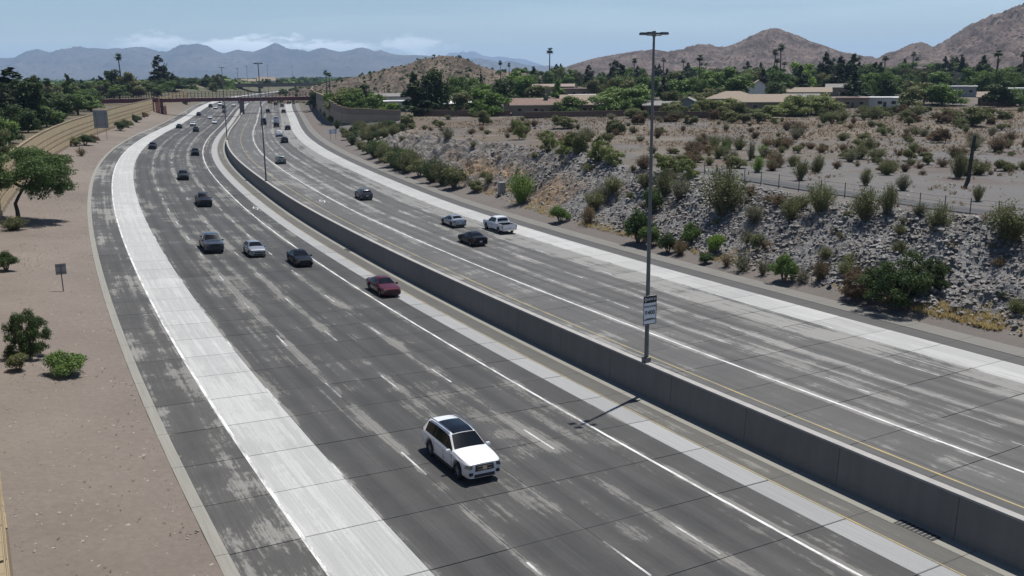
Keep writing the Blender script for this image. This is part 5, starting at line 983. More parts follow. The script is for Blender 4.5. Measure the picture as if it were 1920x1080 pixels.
RB = [('bigbush', 1680, 578, 122, 150, 'leaf_dark', 'largest dark shrub at the foot of the grey rock slope'), ('bigbush', 1745, 545, 70, 80, 'leaf_dark', 'right shoulder of the largest dark shrub mass'), ('bigbush', 1610, 560, 70, 80, 'leaf_brown', 'brownish left side of the largest shrub mass'),
      ('bush', 1470, 528, 56, 50, 'leaf_mid', 'round dark green shrub left of the largest shrub'), ('bush', 1295, 460, 44, 36, 'leaf_mid', 'bright green shrub just right of the near lamp post'), ('bush', 1343, 477, 40, 40, 'leaf_lime', 'lime green shrub second right of the near lamp post'), ('bush', 1323, 494, 22, 30, 'leaf_dark', 'low dark shrub below the lime green shrub'),
      ('twigs', 1390, 508, 42, 44, 'leaf_grey', 'grey bare shrub right of the lime green shrub'), ('twigs', 1362, 500, 30, 30, 'leaf_dry', 'small bare shrub beside the lime green shrub'), ('twigs', 1430, 516, 36, 30, 'leaf_grey', 'bare shrub touching the round dark shrub'), ('twigs', 1505, 530, 30, 36, 'leaf_grey', 'grey bare shrub right of the round dark shrub'), ('creosote', 1538, 527, 42, 34, 'leaf_dry', 'dry brown shrub left of the largest shrub'),
      ('creosote', 1357, 404, 84, 96, 'leaf_creo', 'largest creosote shrub at the top of the grey rock slope'), ('creosote', 1413, 418, 36, 34, 'leaf_grey', 'grey shrub right of the largest creosote on the slope'), ('creosote', 1482, 412, 40, 44, 'leaf_creo', 'creosote shrub halfway along the slope top'), ('creosote', 1538, 400, 58, 56, 'leaf_creo', 'creosote shrub by the fence, left of a tall pair'), ('creosote', 1622, 412, 56, 60, 'leaf_creo', 'left one of the tall creosote pair by the path'), ('creosote', 1664, 400, 54, 44, 'leaf_creo', 'right one of the tall creosote pair by the path'),
      ('creosote', 1760, 440, 56, 52, 'leaf_creo', 'creosote shrub on the slope under the second fence post from right'), ('creosote', 1890, 450, 68, 92, 'leaf_creo', 'wide creosote shrub cut by the right edge of frame'), ('twigs', 1693, 418, 16, 22, 'leaf_grey', 'tiny grey shrub on the bare rubble'), ('creosote', 1725, 405, 24, 34, 'leaf_grey', 'grey shrub between the creosote pair and the path'), ('twigs', 1562, 440, 16, 20, 'leaf_dry', 'left of two small brown tufts on the rubble'), ('twigs', 1580, 452, 18, 22, 'leaf_dry', 'right of two small brown tufts on the rubble'),
      ('bush', 1050, 416, 34, 40, 'leaf_mid', 'dark shrub at the foot of the slope below the ochre rock'), ('creosote', 1103, 420, 32, 36, 'leaf_dry', 'dry shrub beside the dark shrub below the ochre rock'), ('bush', 1222, 400, 46, 44, 'leaf_dark', 'dark shrub high behind the near lamp post'), ('bush', 1196, 455, 66, 58, 'leaf_dark', 'tall dark shrub left of the near lamp post'), ('bush', 1218, 462, 40, 44, 'leaf_mid', 'green shrub at the near lamp post, low on the verge'), ('bush', 1252, 474, 40, 40, 'leaf_dark', 'dark shrub right behind the near lamp post'), ('creosote', 1275, 478, 26, 30, 'leaf_dry', 'dry shrub right of the near lamp post'),
      ('creosote', 978, 382, 58, 56, 'leaf_lime', 'yellow-green shrub right of the grey cabinet'), ('bush', 893, 360, 24, 34, 'leaf_olive', 'olive shrub left of the grey cabinet'), ('creosote', 920, 350, 26, 30, 'leaf_olive', 'shrub behind the grey cabinet'),
      ('creosote', 1245, 366, 44, 38, 'leaf_creo', 'creosote on the upper slope behind the near lamp post'), ('creosote', 1210, 352, 30, 34, 'leaf_creo', 'small creosote on the upper slope left of the lamp post'), ('creosote', 1150, 362, 32, 40, 'leaf_creo', 'creosote in the middle of the slope left of the lamp post'), ('creosote', 1130, 372, 24, 30, 'leaf_grey', 'grey shrub low in the middle of the slope'), ('creosote', 1275, 376, 42, 40, 'leaf_grey', 'greyish shrub between the lamp post and the largest creosote'), ('creosote', 840, 264, 24, 28, 'leaf_grey', 'grey shrub on the crest of the rock cut'),
      ('creosote', 1115, 392, 34, 44, 'leaf_creo', 'olive shrub beside the dark hollow in the rock'), ('creosote', 1440, 382, 16, 26, 'leaf_brown', 'brown shrub at the fence above the slope'), ('creosote', 1410, 372, 24, 30, 'leaf_brown', 'brown shrub at the fence right of the largest creosote'), ('creosote', 1460, 388, 24, 36, 'leaf_brown', 'low brown shrub along the fence'), ('creosote', 1500, 392, 28, 36, 'leaf_olive', 'olive shrub along the fence'), ('twigs', 1400, 455, 30, 36, 'leaf_grey', 'bare grey shrub on the lower rubble'), ('bush', 1420, 470, 34, 36, 'leaf_olive', 'olive shrub on the lower rubble'), ('twigs', 1880, 560, 20, 24, 'leaf_dark', 'small dark shrub on the rubble near the right edge'), ('twigs', 1905, 592, 34, 30, 'leaf_brown', 'brown shrub at the right edge above the verge'),
      # plateau
      ('wide', 1030, 283, 40, 40, 'leaf_pale', 'pale green desert tree at the left of the slope crest'), ('wide', 1066, 292, 44, 50, 'leaf_pale', 'pale palo verde second along the slope crest'), ('wide', 1090, 290, 44, 46, 'leaf_olive', 'olive palo verde third along the slope crest'), ('wide', 1122, 304, 44, 50, 'leaf_pale', 'pale palo verde fourth along the slope crest'), ('wide', 1146, 312, 40, 48, 'leaf_pale', 'pale palo verde fifth along the slope crest'), ('creosote', 1208, 318, 26, 36, 'leaf_brown', 'brown bush on the crest left of the near lamp post'), ('wide', 1250, 326, 40, 52, 'leaf_pale', 'pale bush on the crest behind the near lamp post'), ('wide', 1290, 334, 40, 44, 'leaf_pale', 'pale bush on the crest right of the near lamp post'),
      ('wide', 973, 262, 40, 36, 'leaf_pale', 'pale green desert tree standing on the tan flat'), ('wide', 907, 234, 30, 32, 'leaf_olive', 'olive desert tree at the back of the tan flat'), ('wide', 763, 242, 28, 36, 'leaf_olive', 'olive desert tree beside the end of the brown wall'), ('wide', 1057, 241, 26, 50, 'leaf_olive', 'low wide desert tree below the brown roof'), ('wide', 1153, 252, 28, 44, 'leaf_olive', 'round olive bush alone on the tan flat'), ('bush', 1120, 280, 26, 26, 'leaf_dark', 'dark green bush among the palo verdes'), ('creosote', 1100, 262, 22, 30, 'leaf_grey', 'grey bush on the tan flat'),
      ('bush', 1360, 288, 26, 24, 'leaf_bright', 'bright green bush on the grey flat'), ('creosote', 1346, 297, 24, 28, 'leaf_olive', 'olive bush left of the bright green bush'), ('creosote', 1301, 288, 24, 18, 'leaf_grey', 'upright grey bush right of the near lamp post top half'), ('creosote', 1407, 300, 34, 20, 'leaf_grey', 'tall grey bush right of the bright green bush'), ('creosote', 1430, 293, 20, 24, 'leaf_lime', 'lime bush beside the tall grey bush'), ('creosote', 1420, 323, 30, 32, 'leaf_lime', 'yellow-green bush beyond the footpath start'),
      ('creosote', 1500, 338, 40, 34, 'leaf_creo', 'first large bush beyond the footpath'), ('creosote', 1533, 324, 34, 26, 'leaf_creo', 'second bush beyond the footpath, right of the first'), ('creosote', 1612, 298, 24, 36, 'leaf_olive', 'round bush in the middle of the grey flat'), ('creosote', 1663, 328, 28, 30, 'leaf_creo', 'bush beyond the footpath, middle of the grey flat'), ('creosote', 1623, 348, 30, 24, 'leaf_creo', 'small bush nearest the footpath'), ('creosote', 1693, 357, 28, 32, 'leaf_grey', 'grey bush nearest the footpath, right'), ('creosote', 1713, 286, 20, 22, 'leaf_pale', 'pale bush far on the grey flat'), ('creosote', 1833, 377, 28, 26, 'leaf_olive', 'small bush right of the saguaro'),
      ('creosote', 1580, 264, 16, 26, 'leaf_olive', 'bush at the back of the grey flat, left'), ('creosote', 1657, 254, 18, 22, 'leaf_pale', 'bush at the back of the grey flat, right'), ('creosote', 1463, 276, 18, 26, 'leaf_olive', 'low bush on the reddish strip'), ('wide', 1760, 268, 30, 44, 'leaf_brown', 'rusty bush left of the saguaro top'), ('creosote', 1796, 334, 46, 36, 'leaf_olive', 'slim pale bush directly behind the saguaro'), ('wide', 1822, 238, 40, 74, 'leaf_olive', 'pale spreading tree above the saguaro'), ('creosote', 1870, 285, 30, 40, 'leaf_brown', 'rusty brown bush right of the saguaro')]
for k, px, py, h, w, lf_, lb in RB: plant_px(k, px, py, h, w, lf_, lb)
for i, (px, py) in enumerate(((668, 256), (682, 262), (694, 266), (708, 262), (722, 258), (737, 254), (747, 250), (700, 252), (716, 248), (730, 244), (686, 250), (674, 246))): plant_px('bush' if i % 3 == 0 else 'creosote', px, py, 20, 30, ('leaf_dark', 'leaf_creo', 'leaf_olive')[i % 3], '%s shrub, %s in the clump before the end of the brown wall' % (('dark green', 'creosote green', 'olive')[i % 3], ORD[i]), 'clump before the end of the brown wall')
# saguaro
P, t = pick(1814, 352); hs_ = 100 * t / F; sg2 = thing('saguaro', 'tall dark armless saguaro cactus above the footpath', 'cactus', P)
n = 18; V = []; zs = np.linspace(-.2, hs_, 26)
for i, z in enumerate(zs):
    f = z / hs_; rr = .24 * (1 - .35 * max(0, f)) * (math.sqrt(max(.0, 1 - ((f - .93) / .07) ** 2)) if f > .93 else 1) * (1 + .06 * math.sin(i * 2.1)); ox = -.35 * max(0, 1 - f * 5) ** 2 + .28 * f ** 2
    V += [(ox + math.cos(2 * math.pi * k / n) * rr * (1 if k % 2 else .82), math.sin(2 * math.pi * k / n) * rr * (1 if k % 2 else .82), z) for k in range(n)]
mk('stem', V, [(i * n + k, i * n + (k + 1) % n, (i + 1) * n + (k + 1) % n, (i + 1) * n + k) for i in range(25) for k in range(n)], M['saguaro'], sg2)

# -- small scrub over the flat and the slope
SCR = []
def scrub(n, fn, kinds, label, group, hr):
    for _ in range(n):
        for _t in range(30):
            P = fn()
            if P is not None: break
        if P is None: continue
        kd, lf_ = rnd.choice(kinds); h = rnd.uniform(*hr); plant(kd, P, h, h * rnd.uniform(1.1, 1.7), lf_, '%s %s %s' % (CW[lf_], KW[kd], label), group)
def on_flat():
    px, py = rnd.uniform(760, 1920), rnd.uniform(212, 330); s_off = np.interp(px, [735, 850, 1000, 1100, 1170, 1300, 1400, 1920], [245, 252, 262, 278, 296, 318, 322, 340])
    if py > s_off: return None
    return pick(px, py)[0]
scrub(270, on_flat, [('creosote', 'leaf_olive'), ('creosote', 'leaf_brown'), ('twigs', 'leaf_dry'), ('twigs', 'leaf_brown'), ('creosote', 'leaf_grey'), ('bush', 'leaf_olive')], 'scattered on the desert flat', 'small scrub on the desert flat', (.6, 2.0))
def on_slope():
    s_ = rnd.uniform(15, 200); b = rnd.uniform(.1, .95); ft_, cd_ = np.interp(s_, FTS, FTD), np.interp(s_, CRS, CRD); x, y = rp(s_, ft_ + (cd_ - ft_) * b); return (float(x), float(y), float(terr(x, y)[0]))
scrub(70, on_slope, [('creosote', 'leaf_olive'), ('twigs', 'leaf_grey'), ('twigs', 'leaf_dry'), ('creosote', 'leaf_creo')], 'clinging to the rock slope', 'small scrub on the rock slope', (.5, 1.3))
def band():                                                     # thicket between the flat and the houses
    px = rnd.uniform(1180, 1920); py = rnd.uniform(206, 236); return pick(px, py)[0]
scrub(80, band, [('wide', 'leaf_olive'), ('wide', 'leaf_pale'), ('creosote', 'leaf_olive'), ('wide', 'leaf_brown'), ('bush', 'leaf_olive')], 'in the thicket in front of the houses', 'thicket in front of the houses', (1.6, 3.3))

# ------------------------------------------------------------------ houses
RF = dict(white=simple('white_roof', (0.58, 0.58, 0.57), .7, var=.05), tan=simple('tan_shingle', (0.205, 0.165, 0.128), .9, var=.12, vscale=2), brown=simple('brown_shingle', (0.15, 0.10, 0.08), .9, var=.12, vscale=2), grey=simple('grey_shingle', (0.16, 0.155, 0.15), .9, var=.12, vscale=2), pink=simple('pinkish_tile', (0.22, 0.165, 0.145), .9, var=.12, vscale=2))
WF = dict(tan=simple('tan_stucco', (0.22, 0.175, 0.13), .9, var=.06), white=simple('white_stucco', (0.55, 0.54, 0.50), .9, var=.05), brown=simple('brown_brick', (0.13, 0.085, 0.065), .9, var=.15), grey=simple('grey_stucco', (0.28, 0.28, 0.29), .9, var=.06))
M['win'] = simple('window_glass', (0.02, 0.022, 0.025), .1); M['fascia'] = simple('fascia', (0.40, 0.36, 0.27), .7); M['ac'] = simple('cooler_box', (0.05, 0.05, 0.05), .6)
HOUSES = []; HPX = []
def house(px, D_, w, dep, hgt, roof, rmat, wmat, label, pitch=.28, ac=False, rz=None):
    P = atD(px, D_); HOUSES.append((P.x, P.y, w)); HPX.append((px, D_, w * F / D_ / 2)); a = -math.atan2(P.x, P.y) if rz is None else rz
    g = thing('house', label, 'house', P, a); wall = MB().box((0, 0, hgt / 2 - .4), (w, dep, hgt + .8)).build('wall', WF[wmat], g); top = hgt
    if roof == 'gable':
        e = .6; hw, hd, rh = w / 2 + e, dep / 2 + e, (dep / 2) * pitch; prof = [(-hd, hgt - e * pitch), (0, hgt + rh), (hd, hgt - e * pitch), (hd, hgt - e * pitch + .22), (0, hgt + rh + .22), (-hd, hgt - e * pitch + .22)]
        V = [(sx * hw, y, z) for sx in (-1, 1) for y, z in prof]; rf_ = mk('roof', V, [(i, (i + 1) % 6, 6 + (i + 1) % 6, 6 + i) for i in range(6)] + [(5, 4, 1, 0), (4, 3, 2, 1), (6, 7, 10, 11), (7, 8, 9, 10)], RF[rmat], g)
        mk('gable', [(sx * (w / 2 - .01), y, z) for sx in (-1, 1) for y, z in ((-dep / 2, hgt), (dep / 2, hgt), (0, hgt + rh - .05))], [(0, 1, 2), (5, 4, 3)], WF[wmat], wall)
        for sy in (-1, 1): MB().box((0, sy * (hd + .02), hgt - e * pitch + .08), (2 * hw, .05, .28)).build('fascia', M['fascia'], rf_)
    elif roof == 'hip':
        e = .7; hw, hd, rh = w / 2 + e, dep / 2 + e, dep / 2 * pitch; V = [(-hw, -hd, hgt), (hw, -hd, hgt), (hw, hd, hgt), (-hw, hd, hgt), (-hw + hd, 0, hgt + rh), (hw - hd, 0, hgt + rh)]; rf_ = mk('roof', V, [(0, 1, 5, 4), (1, 2, 5), (2, 3, 4, 5), (3, 0, 4), (3, 2, 1, 0)], RF[rmat], g); MB().box((0, -hd, hgt - .08), (2 * hw, .06, .26)).build('fascia', M['fascia'], rf_)
    else:
        rf_ = MB().box((0, 0, hgt + .14), (w + 1.0, dep + 1.0, .26)).build('roof', RF[rmat], g); MB().box((0, 0, hgt + .32), (w * .6, dep * .6, .1)).build('roof_deck', RF[rmat], rf_)
    if ac: MB().box((w * .2, -dep * .1, hgt + dep * .5 * pitch * .6 + .7), (1.3, 1.3, 1.2)).build('cooler', M['ac'], rf_)
    nwin = max(2, int(w / 4))
    for i in range(nwin):
        x = -w / 2 + w * (i + .5) / nwin; wn_ = MB().box((x, -dep / 2 - .02, hgt * .55), (1.5, .06, 1.15)).build('window', M['fascia'], wall); MB().box((x, -dep / 2 - .055, hgt * .55), (1.3, .03, .95)).build('pane', M['win'], wn_)
    MB().box((w * .12, -dep / 2 - .03, 1.0), (1.0, .07, 2.05)).build('door', M['wood'], wall)
    return g
house(762, 330, 16, 10, 3.4, 'flat', 'white', 'white', 'white flat-roofed house behind the end of the brown wall'); house(750, 352, 15, 9, 4.6, 'gable', 'grey', 'white', 'grey-roofed house behind the white flat-roofed house', .2)
house(848, 318, 15, 10, 3.2, 'gable', 'white', 'brown', 'low white-roofed house under the big dark trees', .14); house(1008, 292, 15, 10, 3.2, 'gable', 'brown', 'tan', 'brown-roofed house with a black rooftop cooler', .3, True)
house(985, 330, 14, 10, 4.0, 'flat', 'tan', 'tan', 'tan flat house behind the brown-roofed house'); house(1098, 305, 15, 13, 3.2, 'gable', 'tan', 'tan', 'house with a large plain tan roof behind palo verdes', .42)
house(1102, 372, 14, 9, 3.6, 'flat', 'white', 'brown', 'long white flat roof above the tan roof'); house(1228, 300, 12, 9, 3.0, 'flat', 'white', 'brown', 'white flat roof partly behind the near lamp post'); house(1262, 282, 17, 9, 2.9, 'gable', 'grey', 'brown', 'low dark-walled house just right of the near lamp post', .2)
house(1290, 270, 8, 9, 3.0, 'gable', 'grey', 'grey', 'small grey gabled house facing the flat', .5, rz=R(75)); house(1372, 322, 17, 12, 3.8, 'hip', 'tan', 'tan', 'tan hip-roofed house left of the long tan roof', .4); house(1428, 290, 17, 11, 3.2, 'gable', 'tan', 'tan', 'house with a long tan roof and pale fascia', .36)
house(1418, 400, 8, 10, 4.5, 'gable', 'tan', 'white', 'tall pale gabled house among bright trees', .7, rz=R(80)); house(1508, 395, 19, 11, 3.6, 'gable', 'tan', 'tan', 'wide tan-roofed house under dark conifers', .3); house(1498, 345, 12, 9, 3.0, 'gable', 'grey', 'grey', 'small grey roof half hidden by bushes', .3)
house(1585, 318, 13, 10, 3.4, 'flat', 'pink', 'tan', 'pinkish flat-roofed house with a dark rooftop box', .2, True); house(1645, 325, 13, 10, 3.2, 'flat', 'white', 'white', 'bright white flat-roofed house right of the pinkish house')
house(1040, 470, 20, 11, 4.0, 'gable', 'pink', 'tan', 'long pinkish roof in the trees, left', .2); house(1078, 440, 14, 10, 4.0, 'flat', 'pink', 'tan', 'pinkish flat roof in the trees, right'); house(1190, 520, 10, 9, 6, 'flat', 'white', 'white', 'small white house high among the trees by the lamp post')
house(1725, 620, 14, 10, 7, 'flat', 'tan', 'tan', 'two-level tan house on the lower mountain slope'); house(1790, 520, 20, 11, 6, 'flat', 'grey', 'tan', 'long tan house below the mountain flank'); house(1782, 400, 16, 10, 4, 'flat', 'white', 'grey', 'white-edged flat roof in the right-hand trees'); house(1862, 330, 12, 9, 3.0, 'gable', 'tan', 'brown', 'tan gable under a dark tree near the right edge', .35); house(1912, 372, 13, 10, 4, 'flat', 'white', 'white', 'white house cut by the right edge of frame'); house(1570, 430, 12, 9, 4, 'gable', 'grey', 'tan', 'small grey roof under the dark conifers', .3)
house(30, 300, 12, 9, 3.5, 'flat', 'white', 'white', 'pale house glimpsed under the left dark trees'); house(600, 820, 16, 10, 5, 'gable', 'tan', 'white', 'far pale house left of the rocky hill'); house(512, 900, 16, 10, 5, 'gable', 'tan', 'white', 'far pale gabled building beyond the freeway', .6); house(478, 920, 14, 10, 5, 'gable', 'tan', 'white', 'far low building left of the gabled building', .4)
def low_wall(px0, px1, D0, D1, label):
    A, B = atD(px0, D0), atD(px1, D1); g = thing('garden_wall', label, 'wall', A); seg_box('wall', (A.x, A.y), (B.x, B.y), min(A.z, B.z) - .5, max(A.z, B.z) + 1.7, .25, WF['brown'], g, np.array(A)); seg_box('coping', (A.x, A.y), (B.x, B.y), max(A.z, B.z) + 1.704, max(A.z, B.z) + 1.8, .35, WF['tan'], g, np.array(A))
low_wall(790, 960, 296, 286, 'brown garden wall below the white-roofed house'); low_wall(985, 1170, 276, 280, 'brown garden wall below the tan roofs'); low_wall(1225, 1330, 262, 258, 'brown garden wall right of the near lamp post')

# -- trees of the neighbourhood
TR = [(785, 300, 'tall', 14, 13, 'leaf_dark', 'big dark pine left of the pair over the white roof'), (828, 305, 'round', 16.5, 15, 'leaf_dark', 'big dark tree right of the pair over the white roof'), (806, 298, 'tall', 12, 11, 'leaf_pine', 'dark evergreen between the big pair'), (868, 296, 'round', 8.5, 10, 'leaf_olive', 'olive tree right of the white roof'), (905, 300, 'round', 11, 12, 'leaf_bright', 'bright green tree in front of the rocky hill'), (925, 290, 'wide', 8, 13, 'leaf_bright', 'wide bright green tree left of the brown roof'), (888, 325, 'round', 10, 11, 'leaf_mid', 'green tree behind the olive tree'), (950, 350, 'round', 12, 14, 'leaf_dark', 'dark round tree behind the brown roof'), (965, 400, 'round', 15, 16, 'leaf_bright', 'tall bright tree behind the brown-roofed house'),
      (1010, 360, 'round', 9, 14, 'leaf_olive', 'olive tree above the brown roof'), (1050, 330, 'tall', 11, 8, 'leaf_bright', 'upright bright tree above the brown roof'), (1068, 288, 'wide', 6.5, 12, 'leaf_mid', 'green tree between the brown and tan roofs'), (1165, 292, 'wide', 9.5, 22, 'leaf_mid', 'large spreading tree left of the near lamp post'), (1195, 285, 'wide', 6.5, 10, 'leaf_mid', 'green tree beside the large spreading tree'), (1140, 310, 'wide', 8, 12, 'leaf_pale', 'pale tree behind the large spreading tree'), (1260, 290, 'round', 8.0, 9, 'leaf_olive', 'yellow-green tree right of the near lamp post'), (1290, 380, 'round', 11, 15, 'leaf_bright', 'bright green tree right of the lamp post'), (1330, 400, 'round', 14, 17, 'leaf_bright', 'large bright green tree over the hip roof'), (1365, 420, 'round', 15, 18, 'leaf_mid', 'large green tree behind the hip roof'), (1390, 440, 'round', 12, 14, 'leaf_bright', 'bright tree left of the tall pale house'), (1300, 330, 'wide', 6.5, 15, 'leaf_olive', 'olive tree row left of the hip roof'), (1345, 350, 'wide', 7, 14, 'leaf_olive', 'olive tree behind the hip roof'),
      (1450, 370, 'wide', 8, 12, 'leaf_olive', 'grey-olive tree behind the long tan roof'), (1470, 400, 'round', 13, 13, 'leaf_mid', 'dense green tree right of the tall pale house'), (1495, 450, 'round', 17, 16, 'leaf_lime', 'lime green crown rising over the conifers'), (1540, 480, 'tall', 20, 15, 'leaf_pine', 'tall dark conifer in the middle of the right grove'), (1565, 470, 'tall', 18, 14, 'leaf_pine', 'dark conifer second in the right grove'), (1590, 470, 'tall', 19, 14, 'leaf_dark', 'dark conifer third in the right grove'), (1620, 440, 'round', 14, 15, 'leaf_dark', 'dark round tree in the right grove'), (1655, 390, 'round', 11, 12, 'leaf_bright', 'bright green tree over the white flat house'), (1640, 420, 'tall', 15, 11, 'leaf_dark', 'dark tree behind the white flat house'), (1698, 300, 'round', 8.5, 12, 'leaf_olive', 'round olive tree right of the white flat house'), (1725, 340, 'wide', 9, 15, 'leaf_olive', 'olive tree right of the round olive tree'), (1760, 330, 'wide', 8.5, 16, 'leaf_mid', 'wide green tree in front of the white-edged roof'), (1745, 420, 'round', 11, 15, 'leaf_mid', 'hazy green tree below the mountain'), (1865, 318, 'round', 10, 12, 'leaf_dark', 'dark tree over the tan gable at right'), (1830, 440, 'tall', 17, 12, 'leaf_dark', 'dark upright tree near the mountain flank'), (1905, 320, 'wide', 7, 14, 'leaf_mid', 'green tree at the right edge of frame'), (1320, 262, 'wide', 5.5, 9, 'leaf_pale', 'pale bush tree in front of the small grey gable'), (1350, 262, 'wide', 6.0, 11, 'leaf_pale', 'pale tree in front of the hip roof'), (1370, 258, 'wide', 5.5, 11, 'leaf_olive', 'olive tree at the left end of the long tan roof'), (1490, 270, 'wide', 6.5, 11, 'leaf_pale', 'pale tree right of the long tan roof'), (1520, 275, 'wide', 6.5, 12, 'leaf_pale', 'pale tree in front of the pinkish house'), (1550, 272, 'wide', 6, 11, 'leaf_pale', 'second pale tree in front of the pinkish house'), (1440, 262, 'wide', 4.2, 10, 'leaf_pale', 'low pale tree under the long tan roof'), (1262, 262, 'wide', 5, 10, 'leaf_olive', 'olive bush right of lamp post below garden wall'),
      (638, 330, 'wide', 8.5, 12, 'leaf_bright', 'bright green tree behind the bend of the brown wall'), (655, 322, 'wide', 9.5, 14, 'leaf_pale', 'pale green tree behind the middle of the brown wall'), (680, 315, 'wide', 8, 12, 'leaf_bright', 'bright tree behind the brown wall, right of the pale one'), (700, 312, 'wide', 7, 10, 'leaf_mid', 'green tree behind the brown wall near the poles'), (713, 318, 'round', 7.5, 8, 'leaf_bright', 'bright round tree left of the utility poles'), (684, 380, 'round', 10, 13, 'leaf_dark', 'dark tree below the rocky hill, left'), (602, 420, 'round', 9, 9, 'leaf_dark', 'dark tree at the far end of the brown wall'), (740, 300, 'wide', 4.5, 9, 'leaf_lime', 'lime bush over the end of the brown wall'), (622, 470, 'palm', 14, 4, 'leaf_dark', 'left palm of the pair behind the brown wall'), (628, 476, 'palm', 13, 4, 'leaf_dark', 'right palm of the pair behind the brown wall'), (1033, 640, 'palm', 24, 6.5, 'leaf_dark', 'tall palm alone against the sky'), (943, 560, 'palm', 17, 3.6, 'leaf_dark', 'thin palm right of the rocky hill'), (959, 580, 'palm', 15, 3.4, 'leaf_dark', 'shorter thin palm right of the rocky hill'), (907, 420, 'cypress', 13, 3, 'leaf_pine', 'dark cypress in front of the rocky hill'), (1445, 560, 'palm', 21, 5.5, 'leaf_dark', 'dark palm over the bright grove'), (1458, 560, 'palm', 24, 6, 'leaf_dark', 'taller palm over the bright grove'), (1308, 480, 'palm', 19, 5, 'leaf_dark', 'palm right of the near lamp post top'), (1855, 470, 'palm', 19, 6, 'leaf_dark', 'palm on the mountain flank, left'), (1905, 480, 'palm', 18, 6, 'leaf_dark', 'palm on the mountain flank, right'), (1700, 600, 'palm', 18, 5, 'leaf_dark', 'palm below the gap between mountains'), (1790, 560, 'cypress', 16, 6, 'leaf_pine', 'dark cypress on the mountain flank')]
for px, D_, kd, h, w, lf_, lb in TR: plant(kd, atD(px, D_), h, w, lf_, lb)
def free(P, pad):
    return all((P.x - hx) ** 2 + (P.y - hy) ** 2 > (w * .55 + pad) ** 2 for hx, hy, w in HOUSES)
FILL = [('round', 'leaf_mid', 'mid green garden tree in the neighbourhood'), ('round', 'leaf_dark', 'dark green garden tree in the neighbourhood'), ('wide', 'leaf_olive', 'olive garden tree in the neighbourhood'), ('tall', 'leaf_pine', 'dark evergreen garden tree in the neighbourhood'), ('round', 'leaf_bright', 'bright green garden tree in the neighbourhood'), ('wide', 'leaf_mid', 'spreading green garden tree in the neighbourhood')]
for i in range(300):
    px = rnd.uniform(870, 1930); D_ = rnd.uniform(340, 700); P = atD(px, D_)
    if px < 960 and D_ > 470: continue
    if not free(P, 3) or any(abs(px - hp) < hw_ + 5 and 0 < hd - D_ < 70 for hp, hd, hw_ in HPX): continue
    kd, lf_, lb = rnd.choice(FILL); h = rnd.uniform(7, 13) if kd != 'tall' else rnd.uniform(10, 16)
    plant(kd, P, h, h * rnd.uniform(.85, 1.3) * (.7 if kd == 'tall' else 1), lf_, lb, 'garden trees of the neighbourhood')
for i, px in enumerate(sorted([rnd.uniform(1140, 1330) for _ in range(7)] + [rnd.uniform(1440, 1900) for _ in range(13)])): plant('palm', atD(px, rnd.uniform(540, 800)), rnd.uniform(12, 18), rnd.uniform(4, 6), 'leaf_dark', 'distant palm over the neighbourhood, %s from the left of its row' % ORD[i], 'distant palms')
for i in range(110):
    px = rnd.uniform(150, 640) if i % 2 else rnd.uniform(270, 450); D_ = rnd.uniform(560, 1100); P = atD(px, D_); s_, o_ = sdo(P.x, P.y)
    if abs(o_[0]) < 46: continue
    kd, lf_, lb = rnd.choice(FILL[:5]); h = rnd.uniform(6, 10.5); plant(kd, P, h, h * rnd.uniform(1, 1.5), lf_, '%s %s far beyond the footbridge' % (CW[lf_], KW[kd]), 'distant trees beyond the footbridge')
nf = 0
while nf < 90:
    s_ = rnd.uniform(470, 1000); o_ = rnd.choice([-1, -1, 1]) * rnd.uniform(37, 120); x, y = rp(s_, o_); nf += 1
    if o_ > 0 and s_ < 560: continue
    kd, lf_, lb = rnd.choice(FILL[:3]); h = rnd.uniform(3.5, 8); plant(kd, (float(x), float(y), float(terr(x, y)[0])), h, h * rnd.uniform(1, 1.5), lf_, '%s %s on the banks of the far freeway' % (CW[lf_], KW[kd]), 'trees on the banks of the far freeway')
for k in VP: drop(VP[k])
for px, py, lb in ((640, 148, 'left'), (700, 140, 'right')): pass

# far woods reading as one mass, and shrubs on the near hill
def clump_field(name, label, pts, size, leaf, hgt):
    V = []; 
    for (x, y, z) in pts:
        r_ = size * nr.uniform(.45, 1.0) * (1 + nr.rand() ** 4); k = 14; d = nr.normal(size=(k, 3)); d /= np.linalg.norm(d, axis=1)[:, None]; d[:, 2] = np.abs(d[:, 2]); c = np.array([x, y, z + r_ * .25]) + d * np.array([r_, r_, r_ * hgt]) * nr.uniform(.5, 1, (k, 1))
        nn = d + nr.normal(size=(k, 3)) * .4; nn /= np.linalg.norm(nn, axis=1)[:, None]; a = np.cross(nn, nr.normal(size=(k, 3))); a /= np.linalg.norm(a, axis=1)[:, None]; b = np.cross(nn, a); sz = r_ * .55
        V.append(np.stack([c - a * sz, c - b * sz, c + a * sz, c + b * sz], 1).reshape(-1, 3))
    V = np.concatenate(V); return tag(qmesh(name, V, np.arange(len(V)).reshape(-1, 4), M[leaf], None), label, 'woods', kind='stuff')
pts = []
while len(pts) < 9000:
    px = nr.uniform(-150, 2000); D_ = 700 * (9.0 ** nr.rand()); x = (px - 960) / F * D_; P0 = (x, D_)
    if px > 1040 and D_ > 1500: continue
    if px > 560 and px < 1040 and D_ < 760: continue
    pts.append((x, D_, 8.0))
pts += [((px - 960) / F * D_, D_, 8.0) for px, D_ in zip(nr.uniform(200, 620, 3400), nr.uniform(600, 1300, 3400))]
pts = np.array(pts); s_, o_ = sdo(pts[:, 0], pts[:, 1]); pts = pts[(np.abs(o_) > 48) | (s_ > 1250)]
clump_field('far_woods', 'mass of green trees spreading over the far valley floor', pts[::2], 4.6, 'leaf_mid', .8); clump_field('far_woods', 'darker trees mixed through the far valley floor', pts[1::2], 4.4, 'leaf_dark', .9)
